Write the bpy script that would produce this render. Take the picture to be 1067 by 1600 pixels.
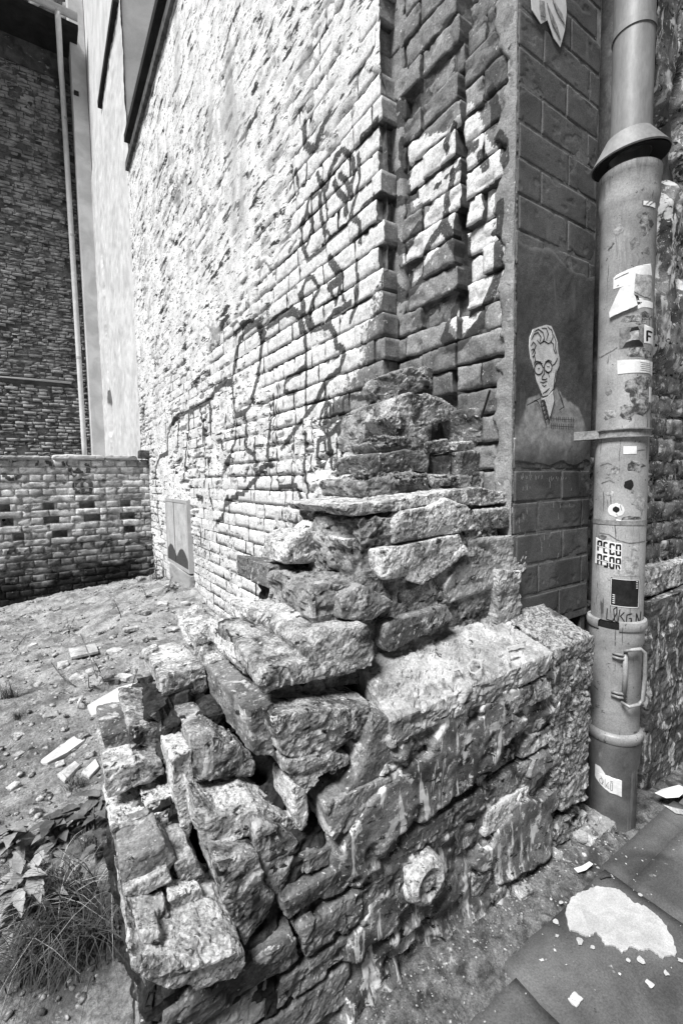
import bpy, bmesh, math, random
import numpy as np
from mathutils import Vector, Matrix

for o in list(bpy.data.objects):
    bpy.data.objects.remove(o, do_unlink=True)
SC = bpy.context.scene
COL = SC.collection

# ------------------------------------------------------------------ camera
YAW, PITCH, ROLL, FPX, CAMH = 33.1, 4.3, 0.9, 711.0, 1.10
_y, _p, _r = [math.radians(a) for a in (YAW, PITCH, ROLL)]
CF = np.array([math.sin(_y)*math.cos(_p), math.cos(_y)*math.cos(_p), -math.sin(_p)])
_R0 = np.array([math.cos(_y), -math.sin(_y), 0.0])
_U0 = np.cross(_R0, CF)
CR = _R0*math.cos(_r) - _U0*math.sin(_r)
CU = np.cross(CR, CF)
CO = np.array([0, 0, CAMH])
cd = bpy.data.cameras.new('camera')
cd.sensor_fit = 'VERTICAL'; cd.sensor_height = 36.0; cd.sensor_width = 24.0
cd.lens = 36.0*FPX/1600.0
cd.clip_start = 0.05; cd.clip_end = 500
cam = bpy.data.objects.new('camera', cd); COL.objects.link(cam)
M = Matrix(((CR[0], CU[0], -CF[0], CO[0]), (CR[1], CU[1], -CF[1], CO[1]), (CR[2], CU[2], -CF[2], CO[2]), (0, 0, 0, 1)))
cam.matrix_world = M
SC.camera = cam

# ------------------------------------------------------------------ light
SUN_EL, SUN_AZ = math.radians(57), math.radians(252)     # azimuth clockwise from +Y: high, from over the lot and the street
wd = bpy.data.worlds.new('World'); SC.world = wd; wd.use_nodes = True
nt = wd.node_tree; nt.nodes.clear()
sky = nt.nodes.new('ShaderNodeTexSky'); sky.sky_type = 'NISHITA'; sky.sun_disc = False
sky.air_density = 0.25; sky.dust_density = 0.1
sky.sun_elevation = SUN_EL; sky.sun_rotation = SUN_AZ
bw = nt.nodes.new('ShaderNodeRGBToBW')
bg = nt.nodes.new('ShaderNodeBackground'); bg.inputs['Strength'].default_value = 0.05
wo = nt.nodes.new('ShaderNodeOutputWorld')
nt.links.new(sky.outputs[0], bw.inputs[0]); nt.links.new(bw.outputs[0], bg.inputs[0]); nt.links.new(bg.outputs[0], wo.inputs[0])
sl = bpy.data.lights.new('sun', 'SUN'); sl.energy = 5.0; sl.angle = math.radians(20); sl.color = (1, 1, 1)
so = bpy.data.objects.new('sun', sl); COL.objects.link(so)
sd = Vector((math.sin(SUN_AZ)*math.cos(SUN_EL), math.cos(SUN_AZ)*math.cos(SUN_EL), math.sin(SUN_EL)))
so.rotation_euler = (-sd).to_track_quat('-Z', 'Y').to_euler(); so.location = (0, 0, 20)
SC.view_settings.view_transform = 'Standard'; SC.view_settings.look = 'None'
SC.view_settings.exposure = 0.62; SC.view_settings.gamma = 1.0
SC.view_settings.use_curve_mapping = False
SC.cycles.diffuse_bounces = 2; SC.cycles.max_bounces = 6

# ------------------------------------------------------------------ rays from photo pixels to planes
def on(x, y, ax, v):
    d = CF*FPX + CR*(x-533.5) - CU*(y-800.0)
    t = (v-CO[ax])/d[ax]
    return CO + d*t

# ------------------------------------------------------------------ numpy noise
_TB = np.random.default_rng(1234).random(65536)
def _h(ix, iy, iz, s):
    n = ix*73856093 ^ iy*19349663 ^ iz*83492791 ^ (s*2654435 & 0xffffff)
    return _TB[(n ^ (n >> 15)) & 65535]
def vnoise(P, s=0):
    f = np.floor(P); t = P-f; t = t*t*(3-2*t); i = f.astype(np.int64); sh = s*2654435 & 0xffffff
    X = (i[:, 0]*73856093, (i[:, 0]+1)*73856093); Y = (i[:, 1]*19349663, (i[:, 1]+1)*19349663); Z = (i[:, 2]*83492791 ^ sh, (i[:, 2]+1)*83492791 ^ sh)
    def g(a, b, c):
        n = X[a] ^ Y[b] ^ Z[c]; return _TB[(n ^ (n >> 15)) & 65535]
    tx, ty, tz = t[:, 0], t[:, 1], t[:, 2]
    def lx(b, c):
        q = g(0, b, c); return q+tx*(g(1, b, c)-q)
    def ly(c):
        q = lx(0, c); return q+ty*(lx(1, c)-q)
    q = ly(0); return (q+tz*(ly(1)-q))*2-1
def fbm(P, o=4, s=0, g=0.5):
    P = np.asarray(P, float); a = 1.0; r = 0; n = 0
    for k in range(o):
        r = r + a*vnoise(P*(2.03**k)+k*17.3, s+k*7); n += a; a *= g
    return r/n*1.6
def worley(P, s=0):
    f = np.floor(P); i = f.astype(np.int64); d1 = np.full(len(P), 9.0); d2 = d1.copy(); idv = np.zeros(len(P))
    for a in (-1, 0, 1):
        for b in (-1, 0, 1):
            for c in (-1, 0, 1):
                x, y, z = i[:, 0]+a, i[:, 1]+b, i[:, 2]+c
                q = np.stack((x+_h(x, y, z, s), y+_h(x, y, z, s+1), z+_h(x, y, z, s+2)), 1)
                d = np.sqrt(((q-P)**2).sum(1)); m = d < d1
                d2 = np.where(m, d1, np.minimum(d2, d)); d1 = np.where(m, d, d1); idv = np.where(m, _h(x, y, z, s+3), idv)
    return d1, d2, idv
def facets(P, s=0):
    f = np.floor(P); i = f.astype(np.int64); d1 = np.full(len(P), 9.0); d2 = d1.copy(); v = np.zeros(len(P))
    for a in (-1, 0, 1):
        for b in (-1, 0, 1):
            for c in (-1, 0, 1):
                x, y, z = i[:, 0]+a, i[:, 1]+b, i[:, 2]+c; h0, h1, h2 = _h(x, y, z, s), _h(x, y, z, s+1), _h(x, y, z, s+2)
                q = np.stack((x+h0, y+h1, z+h2), 1)-P
                d = np.sqrt((q*q).sum(1)); m = d < d1
                w = (q[:, 0]*(((h1*7.1) % 1)-.5)+q[:, 1]*(((h2*5.3) % 1)-.5)+q[:, 2]*(((h0*9.7) % 1)-.5))*2+(((h0+h1)*3.7) % 1-.5)*.7
                d2 = np.where(m, d1, np.minimum(d2, d)); d1 = np.where(m, d, d1); v = np.where(m, w, v)
    return v, d2-d1
def sstep(a, b, x):
    t = np.clip((x-a)/(b-a), 0, 1); return t*t*(3-2*t)

# ------------------------------------------------------------------ materials
MAT = {}
def material(name, lo, hi, scale=8, detail=6, contrast=(0.36, 0.64), rough=0.9, bump=0.4, bscale=60, bdist=0.004,
             fine=0.35, fscale=90, rnd=0.25, stretch=(1, 1, 1), spots=None, dark=None, ink=False, spray=None, spec=0.25, metal=0.0, coord='pos'):
    m = bpy.data.materials.new(name); m.use_nodes = True; t = m.node_tree; N = t.nodes; L = t.links
    b = N['Principled BSDF']; b.inputs['Roughness'].default_value = rough; b.inputs['Metallic'].default_value = metal
    b.inputs['Specular IOR Level'].default_value = spec
    if coord == 'pos':
        g = N.new('ShaderNodeNewGeometry').outputs['Position']
    else:
        g = N.new('ShaderNodeTexCoord').outputs['Object']
    mp = N.new('ShaderNodeMapping'); mp.inputs['Scale'].default_value = stretch; L.new(g, mp.inputs[0])
    oi = N.new('ShaderNodeObjectInfo')
    def noise(sc, det=6, vec=None, dist=0.0, r=0.6):
        n = N.new('ShaderNodeTexNoise'); n.inputs['Scale'].default_value = sc; n.inputs['Detail'].default_value = det
        n.inputs['Roughness'].default_value = r; n.inputs['Distortion'].default_value = dist
        L.new(vec or mp.outputs[0], n.inputs['Vector']); return n.outputs[0]
    def rng(v, a, b_, c, d):
        q = N.new('ShaderNodeMapRange'); q.inputs[1].default_value = a; q.inputs[2].default_value = b_
        q.inputs[3].default_value = c; q.inputs[4].default_value = d; L.new(v, q.inputs[0]); return q.outputs[0]
    def math_(op, a, c):
        q = N.new('ShaderNodeMath'); q.operation = op
        for k, v in enumerate((a, c)):
            if isinstance(v, (int, float)): q.inputs[k].default_value = v
            else: L.new(v, q.inputs[k])
        return q.outputs[0]
    def mix(f, a, c):
        q = N.new('ShaderNodeMix'); q.data_type = 'FLOAT'
        for k, v in ((0, f), (2, a), (3, c)):
            if isinstance(v, (int, float)): q.inputs[k].default_value = v
            else: L.new(v, q.inputs[k])
        return q.outputs[0]
    v = rng(noise(scale, detail, dist=0.6), contrast[0], contrast[1], lo, hi)
    if fine: v = math_('MULTIPLY', v, rng(noise(fscale*1.6, 6, r=.75), 0.36, 0.64, 1-fine, 1+fine))
    if rnd: v = math_('MULTIPLY', v, rng(oi.outputs['Random'], 0, 1, 1-rnd, 1+rnd))
    for sp in ([] if not spots else spots if isinstance(spots, list) else [spots]):   # (scale, threshold, softness, value, stretch)
        mp2 = N.new('ShaderNodeMapping'); mp2.inputs['Scale'].default_value = sp[4]; mp2.inputs['Location'].default_value = (sp[1]*7, 3.1, sp[0]*.37)
        L.new(g, mp2.inputs[0])
        v = mix(rng(noise(sp[0], 5, mp2.outputs[0], 0.4, 0.65), sp[1], sp[1]+sp[2], 0, 1), v, sp[3])
    if dark:      # rising damp / soot band: (z0, z1, factor)
        sx = N.new('ShaderNodeSeparateXYZ'); L.new(g, sx.inputs[0])
        zz = math_('ADD', sx.outputs[2], rng(noise(3.5, 5), 0.3, 0.7, -dark[3], dark[3]))
        v = math_('MULTIPLY', v, rng(zz, dark[0], dark[1], dark[2], 1.0))
    if ink:
        a0 = N.new('ShaderNodeAttribute'); a0.attribute_name = 'bare'; v = mix(a0.outputs['Fac'], v, rng(noise(24, 5), .35, .65, .03, .15))  # bare mortar, darkened to paint the shadow of the joints into its colour
        a1 = N.new('ShaderNodeAttribute'); a1.attribute_name = 'fill'
        f1 = math_('MULTIPLY', rng(math_('ADD', a1.outputs['Fac'], rng(noise(45, 7, g, 0.3, 0.72), .3, .7, -.42, .42)), .30, .42, 0, 1), rng(noise(160, 4, g, 0, .7), .36, .42, .35, 1.0))
        v = mix(f1, v, rng(noise(70, 6, None, 0, .75), 0.34, 0.56, 0.44, 0.76))
        a2 = N.new('ShaderNodeAttribute'); a2.attribute_name = 'ink'
        f2 = math_('MULTIPLY', rng(math_('ADD', a2.outputs['Fac'], rng(noise(70, 5, g, 0, .7), .3, .7, -.18, .18)), .30, .48, 0, .95), rng(noise(130, 4, g), 0.34, 0.42, 0.6, 1.0))
        v = mix(f2, v, 0.045)
        v = math_('MULTIPLY', math_('MULTIPLY', v, rng(noise(190, 4, None, 0, .8), .34, .45, .45, 1.0)), rng(noise(14, 5, None, .5, .65), .36, .50, .80, 1.0))
    if spray:
        a3 = N.new('ShaderNodeAttribute'); a3.attribute_name = 'spray'; v = mix(a3.outputs['Fac'], v, rng(noise(150, 3), .3, .7, spray*.75, spray*1.2))
    cx = N.new('ShaderNodeCombineColor'); [L.new(v, cx.inputs[k]) for k in range(3)]
    L.new(cx.outputs[0], b.inputs['Base Color'])
    if bump:
        bm = N.new('ShaderNodeBump'); bm.inputs['Strength'].default_value = bump; bm.inputs['Distance'].default_value = bdist
        hh = math_('ADD', noise(bscale*1.5, 9, r=0.76), math_('MULTIPLY', noise(bscale*0.3, 5), .9))
        L.new(hh, bm.inputs['Height']); L.new(bm.outputs[0], b.inputs['Normal'])
    MAT[name] = m
    return m

material('plaster_wall', .58, .84, 5, fine=.32, fscale=120, ink=True, bump=.5, bscale=70, bdist=.005, rnd=0,
         spots=[(2.2, .62, .10, .46, (1, 1, .45)), (11, .592, .025, .04, (1, .42, 1.6)), (34, .582, .025, .06, (1, .45, 1.7)), (6, .612, .03, .04, (1, .3, 2.0)), (1.6, .58, .12, .40, (1.5, 1.5, .5)), (110, .62, .02, .2, (1, .6, 1.2)), (3.2, .60, .08, .30, (1, .7, 1))])
material('painted_brick', .10, .27, 9, ink=True, bump=.6, bscale=90, bdist=.005, rnd=.3, spots=[(40, .64, .05, .62, (1, 1, 1)), (30, .66, .04, .07, (1, 1, 1))])
material('yard_brick', .26, .64, 9, bump=.5, bscale=60, bdist=.006, rnd=.25, ink=True, dark=(.02, .60, .03, .22), spots=[(9, .62, .06, .12, (1, 1, 1))])
material('rear_brick', .09, .34, 4, bump=.5, bscale=30, bdist=.012, rnd=.32, spots=[(5, .63, .06, .36, (1, 1, 2)), (1.2, .58, .2, .10, (1, 1, 1))])
material('shaft_brick', .20, .46, 10, bump=.5, rnd=.3)
material('rear_mortar', .03, .10, 5, bump=.6, bscale=30, bdist=.012, spots=[(9, .64, .06, .30, (1, 1, 2))])
material('white_plaster', .44, .60, 3, fine=.1, bump=.4, bscale=40, bdist=.004, rnd=0, spots=[(2.2, .60, .12, .42, (2, 2, .35))])
material('grey_plaster', .32, .44, 3, fine=.1, bump=.4, bscale=40, bdist=.004)
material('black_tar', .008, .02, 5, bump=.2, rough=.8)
material('brown_trim', .03, .10, 12, bump=.4)
material('pale_pipe', .55, .68, 6, fine=.06, bump=.05, rough=.5, rnd=0)
material('zinc', .34, .44, 6, fine=.1, rough=.42, bump=.04, spec=.5, rnd=0)
material('rock', .04, .36, 13, contrast=(.38, .60), fine=.65, fscale=110, bump=.9, bscale=75, bdist=.007, rnd=.3,
         spots=[(15, .58, .05, .42, (1, 1, 1)), (70, .61, .03, .58, (1, 1, 1)), (24, .585, .04, .52, (1.7, 1.7, .55)), (22, .60, .05, .015, (1, 1, 1.6)), (7, .60, .1, .03, (1, 1, 1))])
material('pale_rock', .22, .64, 9, contrast=(.38, .60), fine=.6, fscale=100, bump=.9, bscale=75, bdist=.007, rnd=.2,
         spots=[(18, .56, .06, .66, (1, 1, 1)), (90, .58, .04, .09, (1, 1, 1)), (28, .57, .04, .70, (1.7, 1.7, .5)), (26, .61, .05, .03, (1, 1, 1.6)), (8, .60, .08, .06, (1, 1, 1))])
material('old_brick', .08, .27, 12, fine=.4, fscale=110, bump=.8, bscale=80, bdist=.006, rnd=.3,
         spots=[(20, .58, .05, .48, (1, 1, 1)), (80, .61, .03, .5, (1, 1, 1)), (26, .62, .04, .02, (1, 1, 1))])
material('rubble_mortar', .08, .46, 16, fine=.5, fscale=120, bump=1.0, bscale=65, bdist=.010, rnd=0,
         spots=[(24, .58, .06, .50, (1, 1, 1)), (18, .60, .05, .012, (1, 1, 2.0))])
material('ledge_stone', .18, .48, 10, fine=.35, bump=.8, bscale=80, bdist=.006, rnd=.1,
         spots=[(14, .58, .06, .55, (1, 1, 1)), (30, .64, .04, .05, (1, 1, 1))])
material('stained_render', .06, .26, 9, contrast=(.38, .62), fine=.45, fscale=200, bump=.7, bscale=120, bdist=.005, rnd=0,
         spots=[(16, .56, .05, .60, (1, 1, 1)), (13, .56, .05, .68, (2.6, 1, .5)), (20, .59, .05, .015, (1, 1, 2.0)), (60, .61, .03, .66, (1, 1, 1))])
material('core_gap_shade', .01, .06, 20, fine=.5, bump=1.0, bscale=65, bdist=.010, rnd=0, spots=[(30, .62, .05, .28, (1, 1, 1))])  # core mortar coloured near black, painting deep shade into the gaps between stones
material('pebbledash', .06, .44, 110, detail=3, contrast=(.36, .64), fine=.45, fscale=260, bump=.7, bscale=200, bdist=.008, rnd=.1, spots=[(9, .57, .1, .50, (3, 3, .35)), (6, .60, .1, .06, (2, 2, .6))])
material('dark_paint', .06, .135, 5, fine=.45, fscale=160, bump=.12, bscale=150, bdist=.0015, rnd=.06, rough=.75, spray=.50,
         spots=[(7, .60, .12, .17, (2.4, 1, .5)), (150, .70, .02, .4, (1, 1, 1))])
material('dark_coat', .055, .12, 5, fine=.5, fscale=200, bump=.2, bscale=160, bdist=.002, rnd=0, rough=.75, spray=.36, spots=[(6, .60, .12, .15, (2.4, 1, .5)), (180, .68, .02, .35, (1, 1, 1))])
material('dark_mortar', .09, .17, 14, fine=.3, bump=.4, bscale=120, bdist=.003, rnd=0, spots=[(6, .58, .12, .30, (1, 1, 1)), (8, .55, .1, .07, (1, 1, 1))], spray=.5)
material('corner_plaster', .22, .36, 10, fine=.25, fscale=140, bump=1.0, bscale=120, bdist=.004, rnd=0, spots=[(18, .66, .05, .7, (1, 1, 1))])
material('stencil_white', .50, .78, 24, fine=.25, fscale=200, bump=.25, bscale=130, bdist=.002, rnd=0, spots=[(60, .66, .04, .25, (1, 1, 1))])
material('stencil_grey', .20, .36, 20, fine=.35, fscale=220, bump=.25, bscale=130, bdist=.002, rnd=0, spots=[(50, .62, .06, .12, (1, 1, 1))])
material('stencil_dark', .025, .05, 20, bump=.1, rnd=0)
material('pipe_upper', .16, .28, 7, fine=.14, fscale=60, bump=.05, rough=.5, metal=.1, spec=.4, rnd=0, stretch=(1, 1, .25), spots=[(5, .63, .1, .16, (1, 1, .8))])
material('pipe_paint', .22, .40, 7, fine=.22, fscale=130, bump=.2, bscale=50, bdist=.002, rough=.42, spec=.4, rnd=.05,
         spots=[(9, .56, .08, .20, (2.2, 2.2, .35)), (4, .58, .1, .22, (1, 1, .8)), (60, .66, .02, .06, (1, 1, 1)), (13, .65, .03, .10, (1, 1, 1.6)), (30, .64, .02, .08, (2.5, 2.5, .2))])
material('pipe_base', .07, .15, 9, fine=.2, fscale=130, bump=.2, bscale=60, bdist=.002, rough=.5, spec=.4, rnd=0, spots=[(7, .60, .1, .32, (2, 2, .4))])
material('pipe_bracket', .16, .34, 30, fine=.3, bump=.3, rough=.55, metal=.2, rnd=0)
material('paper_white', .60, .78, 20, fine=.08, bump=.05, rnd=.05, rough=.7, spots=[(40, .66, .05, .45, (1, 1, 1))])
material('paper_grey', .20, .42, 40, fine=.4, bump=.1, rnd=.1, rough=.7)
material('paper_residue', .05, .30, 45, fine=.5, contrast=(.42, .58), bump=.4, bscale=100, bdist=.001, rnd=.1, rough=.8)
material('print_black', .008, .02, 20, bump=0, rnd=0, rough=.6)
material('print_grey', .10, .22, 60, bump=0, rnd=0, rough=.6)
material('dirt', .13, .38, 7, fine=.5, fscale=70, bump=1.0, bscale=45, bdist=.014, rnd=0,
         spots=[(3.0, .56, .12, .13, (1, 1, 1)), (30, .62, .05, .50, (1, 1, 1)), (24, .63, .05, .03, (1, 1, 1))])
material('gravel', .06, .42, 55, contrast=(.42, .58), fine=.4, bump=.4, bscale=80, rnd=0)
material('chip', .20, .52, 16, fine=.3, bump=.6, bscale=70, bdist=.005, rnd=.35)
material('bright_board', .46, .62, 12, fine=.1, bump=.2, rnd=.1)
material('slab', .05, .125, 4, fine=.3, fscale=160, bump=.4, bscale=150, bdist=.002, rnd=.12, rough=.75,
         spots=[(28, .68, .03, .34, (1, 1, 1)), (90, .71, .02, .42, (1, 1, 1)), (5, .62, .12, .07, (1, 1, 1))])
material('street_bed', .05, .22, 30, fine=.5, fscale=140, bump=1.0, bscale=90, bdist=.008, rnd=0, spots=[(40, .62, .05, .38, (1, 1, 1)), (6, .60, .1, .05, (1, 1, 1))])
material('mortar_spill', .34, .46, 30, fine=.2, fscale=200, bump=.4, bscale=160, bdist=.002, rnd=0)
material('grass_blade', .03, .12, 18, fine=.3, bump=0, rnd=.1, rough=.6)
material('dry_blade', .30, .55, 18, fine=.3, bump=0, rnd=.1, rough=.6)
material('leaf', .06, .16, 14, fine=.25, bump=.3, bscale=50, rnd=.35, rough=.5)
material('pale_leaf', .20, .36, 14, fine=.2, bump=.3, bscale=50, rnd=.25, rough=.5)
material('stem', .05, .14, 20, bump=.2, rnd=.2)
material('moss', .05, .36, 90, contrast=(.42, .6), fine=.5, fscale=200, bump=1.0, bscale=140, bdist=.008, rnd=0)
material('rust_rod', .015, .05, 40, bump=.4, rnd=0)
material('hatch_metal', .42, .56, 8, fine=.15, bump=.15, rough=.5, rnd=.1, ink=True, spots=[(10, .62, .06, .15, (2, 2, .5))])

# ------------------------------------------------------------------ mesh helpers
def put(name, V, F, mat, parent=None, attrs=None, smooth=False, center=True):
    V = np.asarray(V, dtype=np.float64).reshape(-1, 3)
    c = V.mean(0) if center else np.zeros(3)
    me = bpy.data.meshes.new(name)
    if isinstance(F, np.ndarray):
        n, k = F.shape
        me.vertices.add(len(V)); me.vertices.foreach_set('co', (V-c).astype(np.float32).ravel())
        me.loops.add(n*k); me.loops.foreach_set('vertex_index', F.astype(np.int32).ravel())
        me.polygons.add(n); me.polygons.foreach_set('loop_start', np.arange(0, n*k, k, dtype=np.int32))
        me.update(calc_edges=True)
    else:
        me.from_pydata((V-c).tolist(), [], F); me.update()
    if smooth: me.polygons.foreach_set('use_smooth', np.ones(len(me.polygons), dtype=bool))
    if attrs:
        for k_, a in attrs.items():
            at = me.attributes.new(k_, 'FLOAT', 'POINT'); at.data.foreach_set('value', np.asarray(a, np.float32))
    if mat: me.materials.append(MAT[mat])
    o = bpy.data.objects.new(name, me); COL.objects.link(o)
    pl = np.zeros(3)
    if parent is not None:
        o.parent = parent; pl = np.array(WLOC[parent.name])
    o.location = Vector(c-pl); WLOC[o.name] = tuple(c)
    return o
WLOC = {}
def empty(name, loc):
    o = bpy.data.objects.new(name, None); COL.objects.link(o); o.location = loc; WLOC[o.name] = tuple(loc); o.empty_display_size = .1
    return o
def tag(o, label=None, cat=None, group=None, kind=None):
    if label: o['label'] = label
    if cat: o['category'] = cat
    if group: o['group'] = group
    if kind: o['kind'] = kind
    return o
class MB:
    def __init__(s): s.V = []; s.F = []; s.n = 0
    def add(s, V, F):
        V = np.asarray(V, float).reshape(-1, 3); s.V.append(V); s.F.extend([[i+s.n for i in f] for f in F]); s.n += len(V)
    def build(s, name, mat, parent=None, smooth=False, attrs=None):
        return put(name, np.concatenate(s.V), s.F, mat, parent, smooth=smooth, attrs=attrs)
BOXF = [(0, 3, 2, 1), (4, 5, 6, 7), (0, 1, 5, 4), (1, 2, 6, 5), (2, 3, 7, 6), (3, 0, 4, 7)]
def boxv(x0, x1, y0, y1, z0, z1):
    return np.array([(x0, y0, z0), (x1, y0, z0), (x1, y1, z0), (x0, y1, z0), (x0, y0, z1), (x1, y0, z1), (x1, y1, z1), (x0, y1, z1)], float)
def box(name, b, mat, parent=None, jit=0):
    V = boxv(*b)
    if jit: V = V + np.random.default_rng(int(abs(V.sum()*977))).uniform(-jit, jit, V.shape)
    return put(name, V, BOXF, mat, parent)
def lathe(prof, cx, cy, n=40, tilt=None, mat=None, name='section', parent=None, smooth=True, a0=0, a1=2*math.pi):
    full = abs(a1-a0-2*math.pi) < 1e-6
    A = np.linspace(a0, a1, n, endpoint=not full); V = []
    for r, z in prof: V.append(np.stack((cx+r*np.cos(A), cy+r*np.sin(A), np.full(n, z)), 1))
    V = np.concatenate(V)
    if tilt is not None:
        c = np.array([cx, cy, prof[0][1]]); V = (V-c) @ np.array(tilt.to_3x3()).T + c
    F = []
    for k in range(len(prof)-1):
        for i in range(n if full else n-1):
            j = (i+1) % n; F.append((k*n+i, k*n+j, (k+1)*n+j, (k+1)*n+i))
    o = put(name, V, np.array(F), mat, parent, smooth=smooth)
    if smooth: sharp(o.data, 40)
    return o
def sharp(me, deg):
    bm = bmesh.new(); bm.from_mesh(me); lim = math.radians(deg)
    for e in bm.edges:
        if len(e.link_faces) == 2 and e.calc_face_angle(0) > lim: e.smooth = False
    bm.to_mesh(me); bm.free()
def tube(pts, r, n=8):
    P = [Vector(p) for p in pts]; V = []; F = []; rr = r if hasattr(r, '__len__') else [r]*len(P)
    ref = Vector((0.31, 0.22, 0.92))
    for i, p in enumerate(P):
        t = (P[min(i+1, len(P)-1)]-P[max(i-1, 0)]).normalized()
        a = t.cross(ref)
        if a.length < .05: a = t.cross(Vector((1, 0, 0)))
        a.normalize(); b = t.cross(a)
        for k in range(n):
            an = 2*math.pi*k/n; V.append(tuple(p+(a*math.cos(an)+b*math.sin(an))*rr[i]))
    for i in range(len(P)-1):
        for k in range(n): F.append((i*n+k, i*n+(k+1) % n, (i+1)*n+(k+1) % n, (i+1)*n+k))
    F.append(tuple(range(n))[::-1]); F.append(tuple((len(P)-1)*n+k for k in range(n)))
    return V, F

# voxel-remeshed broken stone: prism between a front outline and a shrunken back outline, corners knocked off, then weathered
TMP = bpy.data.scenes.new('workshop')      # scratch scene, removed at the end
def remesh(V, F, res):
    me = bpy.data.meshes.new('tmp'); me.from_pydata([tuple(v) for v in V], [], F)
    bm = bmesh.new(); bm.from_mesh(me); bmesh.ops.recalc_face_normals(bm, faces=bm.faces)
    bm.to_mesh(me); bm.free()
    o = bpy.data.objects.new('tmp', me); TMP.collection.objects.link(o)
    md = o.modifiers.new('r', 'REMESH'); md.mode = 'VOXEL'; md.voxel_size = res; md.use_smooth_shade = True
    vl = TMP.view_layers[0]; vl.update(); dg = vl.depsgraph
    out = bpy.data.meshes.new_from_object(o.evaluated_get(dg), depsgraph=dg)
    bpy.data.objects.remove(o); bpy.data.meshes.remove(me)
    return out
def chop(V, F, n, rs, amt):
    bm = bmesh.new(); vs = [bm.verts.new(tuple(v)) for v in V]
    for f in F:
        try: bm.faces.new([vs[i] for i in f])
        except ValueError: pass
    bmesh.ops.recalc_face_normals(bm, faces=bm.faces)
    c = Vector(np.mean(V, 0)); ext = np.ptp(V, axis=0)
    for k in range(n):
        d = Vector((rs.uniform(-1, 1), rs.uniform(-1, .35), rs.uniform(-1, 1)))
        d.normalize()
        m = max((v.co-c).dot(d) for v in bm.verts)
        co = c+d*(m-amt*rs.uniform(.25, 1)*float(min(ext)))
        g = bmesh.ops.bisect_plane(bm, geom=bm.verts[:]+bm.edges[:]+bm.faces[:], plane_co=co, plane_no=d, clear_outer=True)
        es = [e for e in g['geom_cut'] if isinstance(e, bmesh.types.BMEdge)]
        if es: bmesh.ops.holes_fill(bm, edges=[e for e in bm.edges if e.is_boundary], sides=0)
    Vn = [tuple(v.co) for v in bm.verts]; bm.verts.index_update(); Fn = [tuple(v.index for v in f.verts) for f in bm.faces]; bm.free()
    return Vn, Fn
def weather(me, seed, amp, freq, strata=.5, pit=.4, smooth_it=1):
    n = len(me.vertices); co = np.empty(n*3, np.float32); me.vertices.foreach_get('co', co); co = co.reshape(-1, 3).astype(float)
    ne = len(me.edges); ed = np.empty(ne*2, np.int32); me.edges.foreach_get('vertices', ed); ed = ed.reshape(-1, 2)
    for _ in range(smooth_it):
        acc = np.zeros_like(co); cnt = np.zeros(n)
        for a, b in ((0, 1), (1, 0)):
            np.add.at(acc, ed[:, a], co[ed[:, b]]); np.add.at(cnt, ed[:, a], 1)
        co = .7*co+.3*acc/np.maximum(cnt, 1)[:, None]
    me.vertices.foreach_set('co', co.astype(np.float32).ravel()); me.update()
    nr = np.empty(n*3, np.float32); me.vertex_normals.foreach_get('vector', nr); nr = nr.reshape(-1, 3).astype(float)
    wp = co+.012*np.stack((fbm(co*28, 2, seed+3), fbm(co*28+7, 2, seed+4), fbm(co*28+13, 2, seed+6)), 1)
    v1, e1 = facets(wp*np.array([freq*.75, freq*.75, freq*1.25]), seed+5)
    v2, e2 = facets(wp*np.array([freq*2.2, freq*2.2, freq*4.0]), seed+15)
    d = amp*(.10*fbm(co*freq, 3, seed)+.62*v1+.30*v2)
    d -= amp*.30*sstep(.07, .0, e1)*pit
    d -= amp*pit*.8*sstep(.34, .46, fbm(co*freq*2.6, 3, seed+31))
    d += amp*strata*.34*fbm(co*np.array([freq*.7, freq*.7, freq*6.0]), 2, seed+51)
    d += .0011*fbm(co*130, 3, seed+71)
    co = co+nr*d[:, None]
    me.vertices.foreach_set('co', co.astype(np.float32).ravel()); me.update()
def finish(me, name, mat, parent):
    n = len(me.vertices); co = np.empty(n*3, np.float32); me.vertices.foreach_get('co', co); co = co.reshape(-1, 3); c = co.mean(0)
    me.vertices.foreach_set('co', (co-c).ravel()); me.materials.clear(); me.materials.append(MAT[mat]); me.name = name
    me.polygons.foreach_set('use_smooth', np.zeros(len(me.polygons), dtype=bool)); me.update()
    o = bpy.data.objects.new(name, me); COL.objects.link(o)
    pl = np.zeros(3)
    if parent is not None: o.parent = parent; pl = np.array(WLOC[parent.name])
    o.location = Vector((c-pl).tolist()); WLOC[o.name] = tuple(float(q) for q in c)
    return o
def prism(front, back):
    n = len(front); V = list(map(tuple, front))+list(map(tuple, back))
    F = [tuple(range(n)), tuple(range(2*n-1, n-1, -1))]+[(i, n+i, n+(i+1) % n, (i+1) % n) for i in range(n)]
    return V, F
SEED = [100]
def stone(px, Y0, depth, mat='rock', amp=.010, freq=13, res=None, cut=4, cutamt=.22, name='stone', parent=None, tilt=0.0, back=.94, strata=.5, lean=0.0, pit=.4):
    SEED[0] += 13; sd_ = SEED[0]; rs = random.Random(sd_)
    fr = np.array([on(x, y, 1, Y0) for x, y in px])
    c = fr.mean(0); fr[:, 1] += np.array([rs.uniform(-.006, .006) for _ in fr]) + lean*(fr[:, 2]-c[2])
    bk = c+(fr-c)*back; bk[:, 1] += depth; bk[:, 2] += tilt*depth
    V, F = prism(fr, bk)
    V, F = chop(V, F, cut+1, rs, cutamt*.75)
    size = np.ptp(np.array(V), axis=0)
    r = res or float(np.clip(np.sort(size)[1]/30, .0036, .006))
    me = remesh(V, F, r); weather(me, sd_, amp*.72, freq, strata*.7, pit)
    return finish(me, name, mat, parent)
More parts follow.
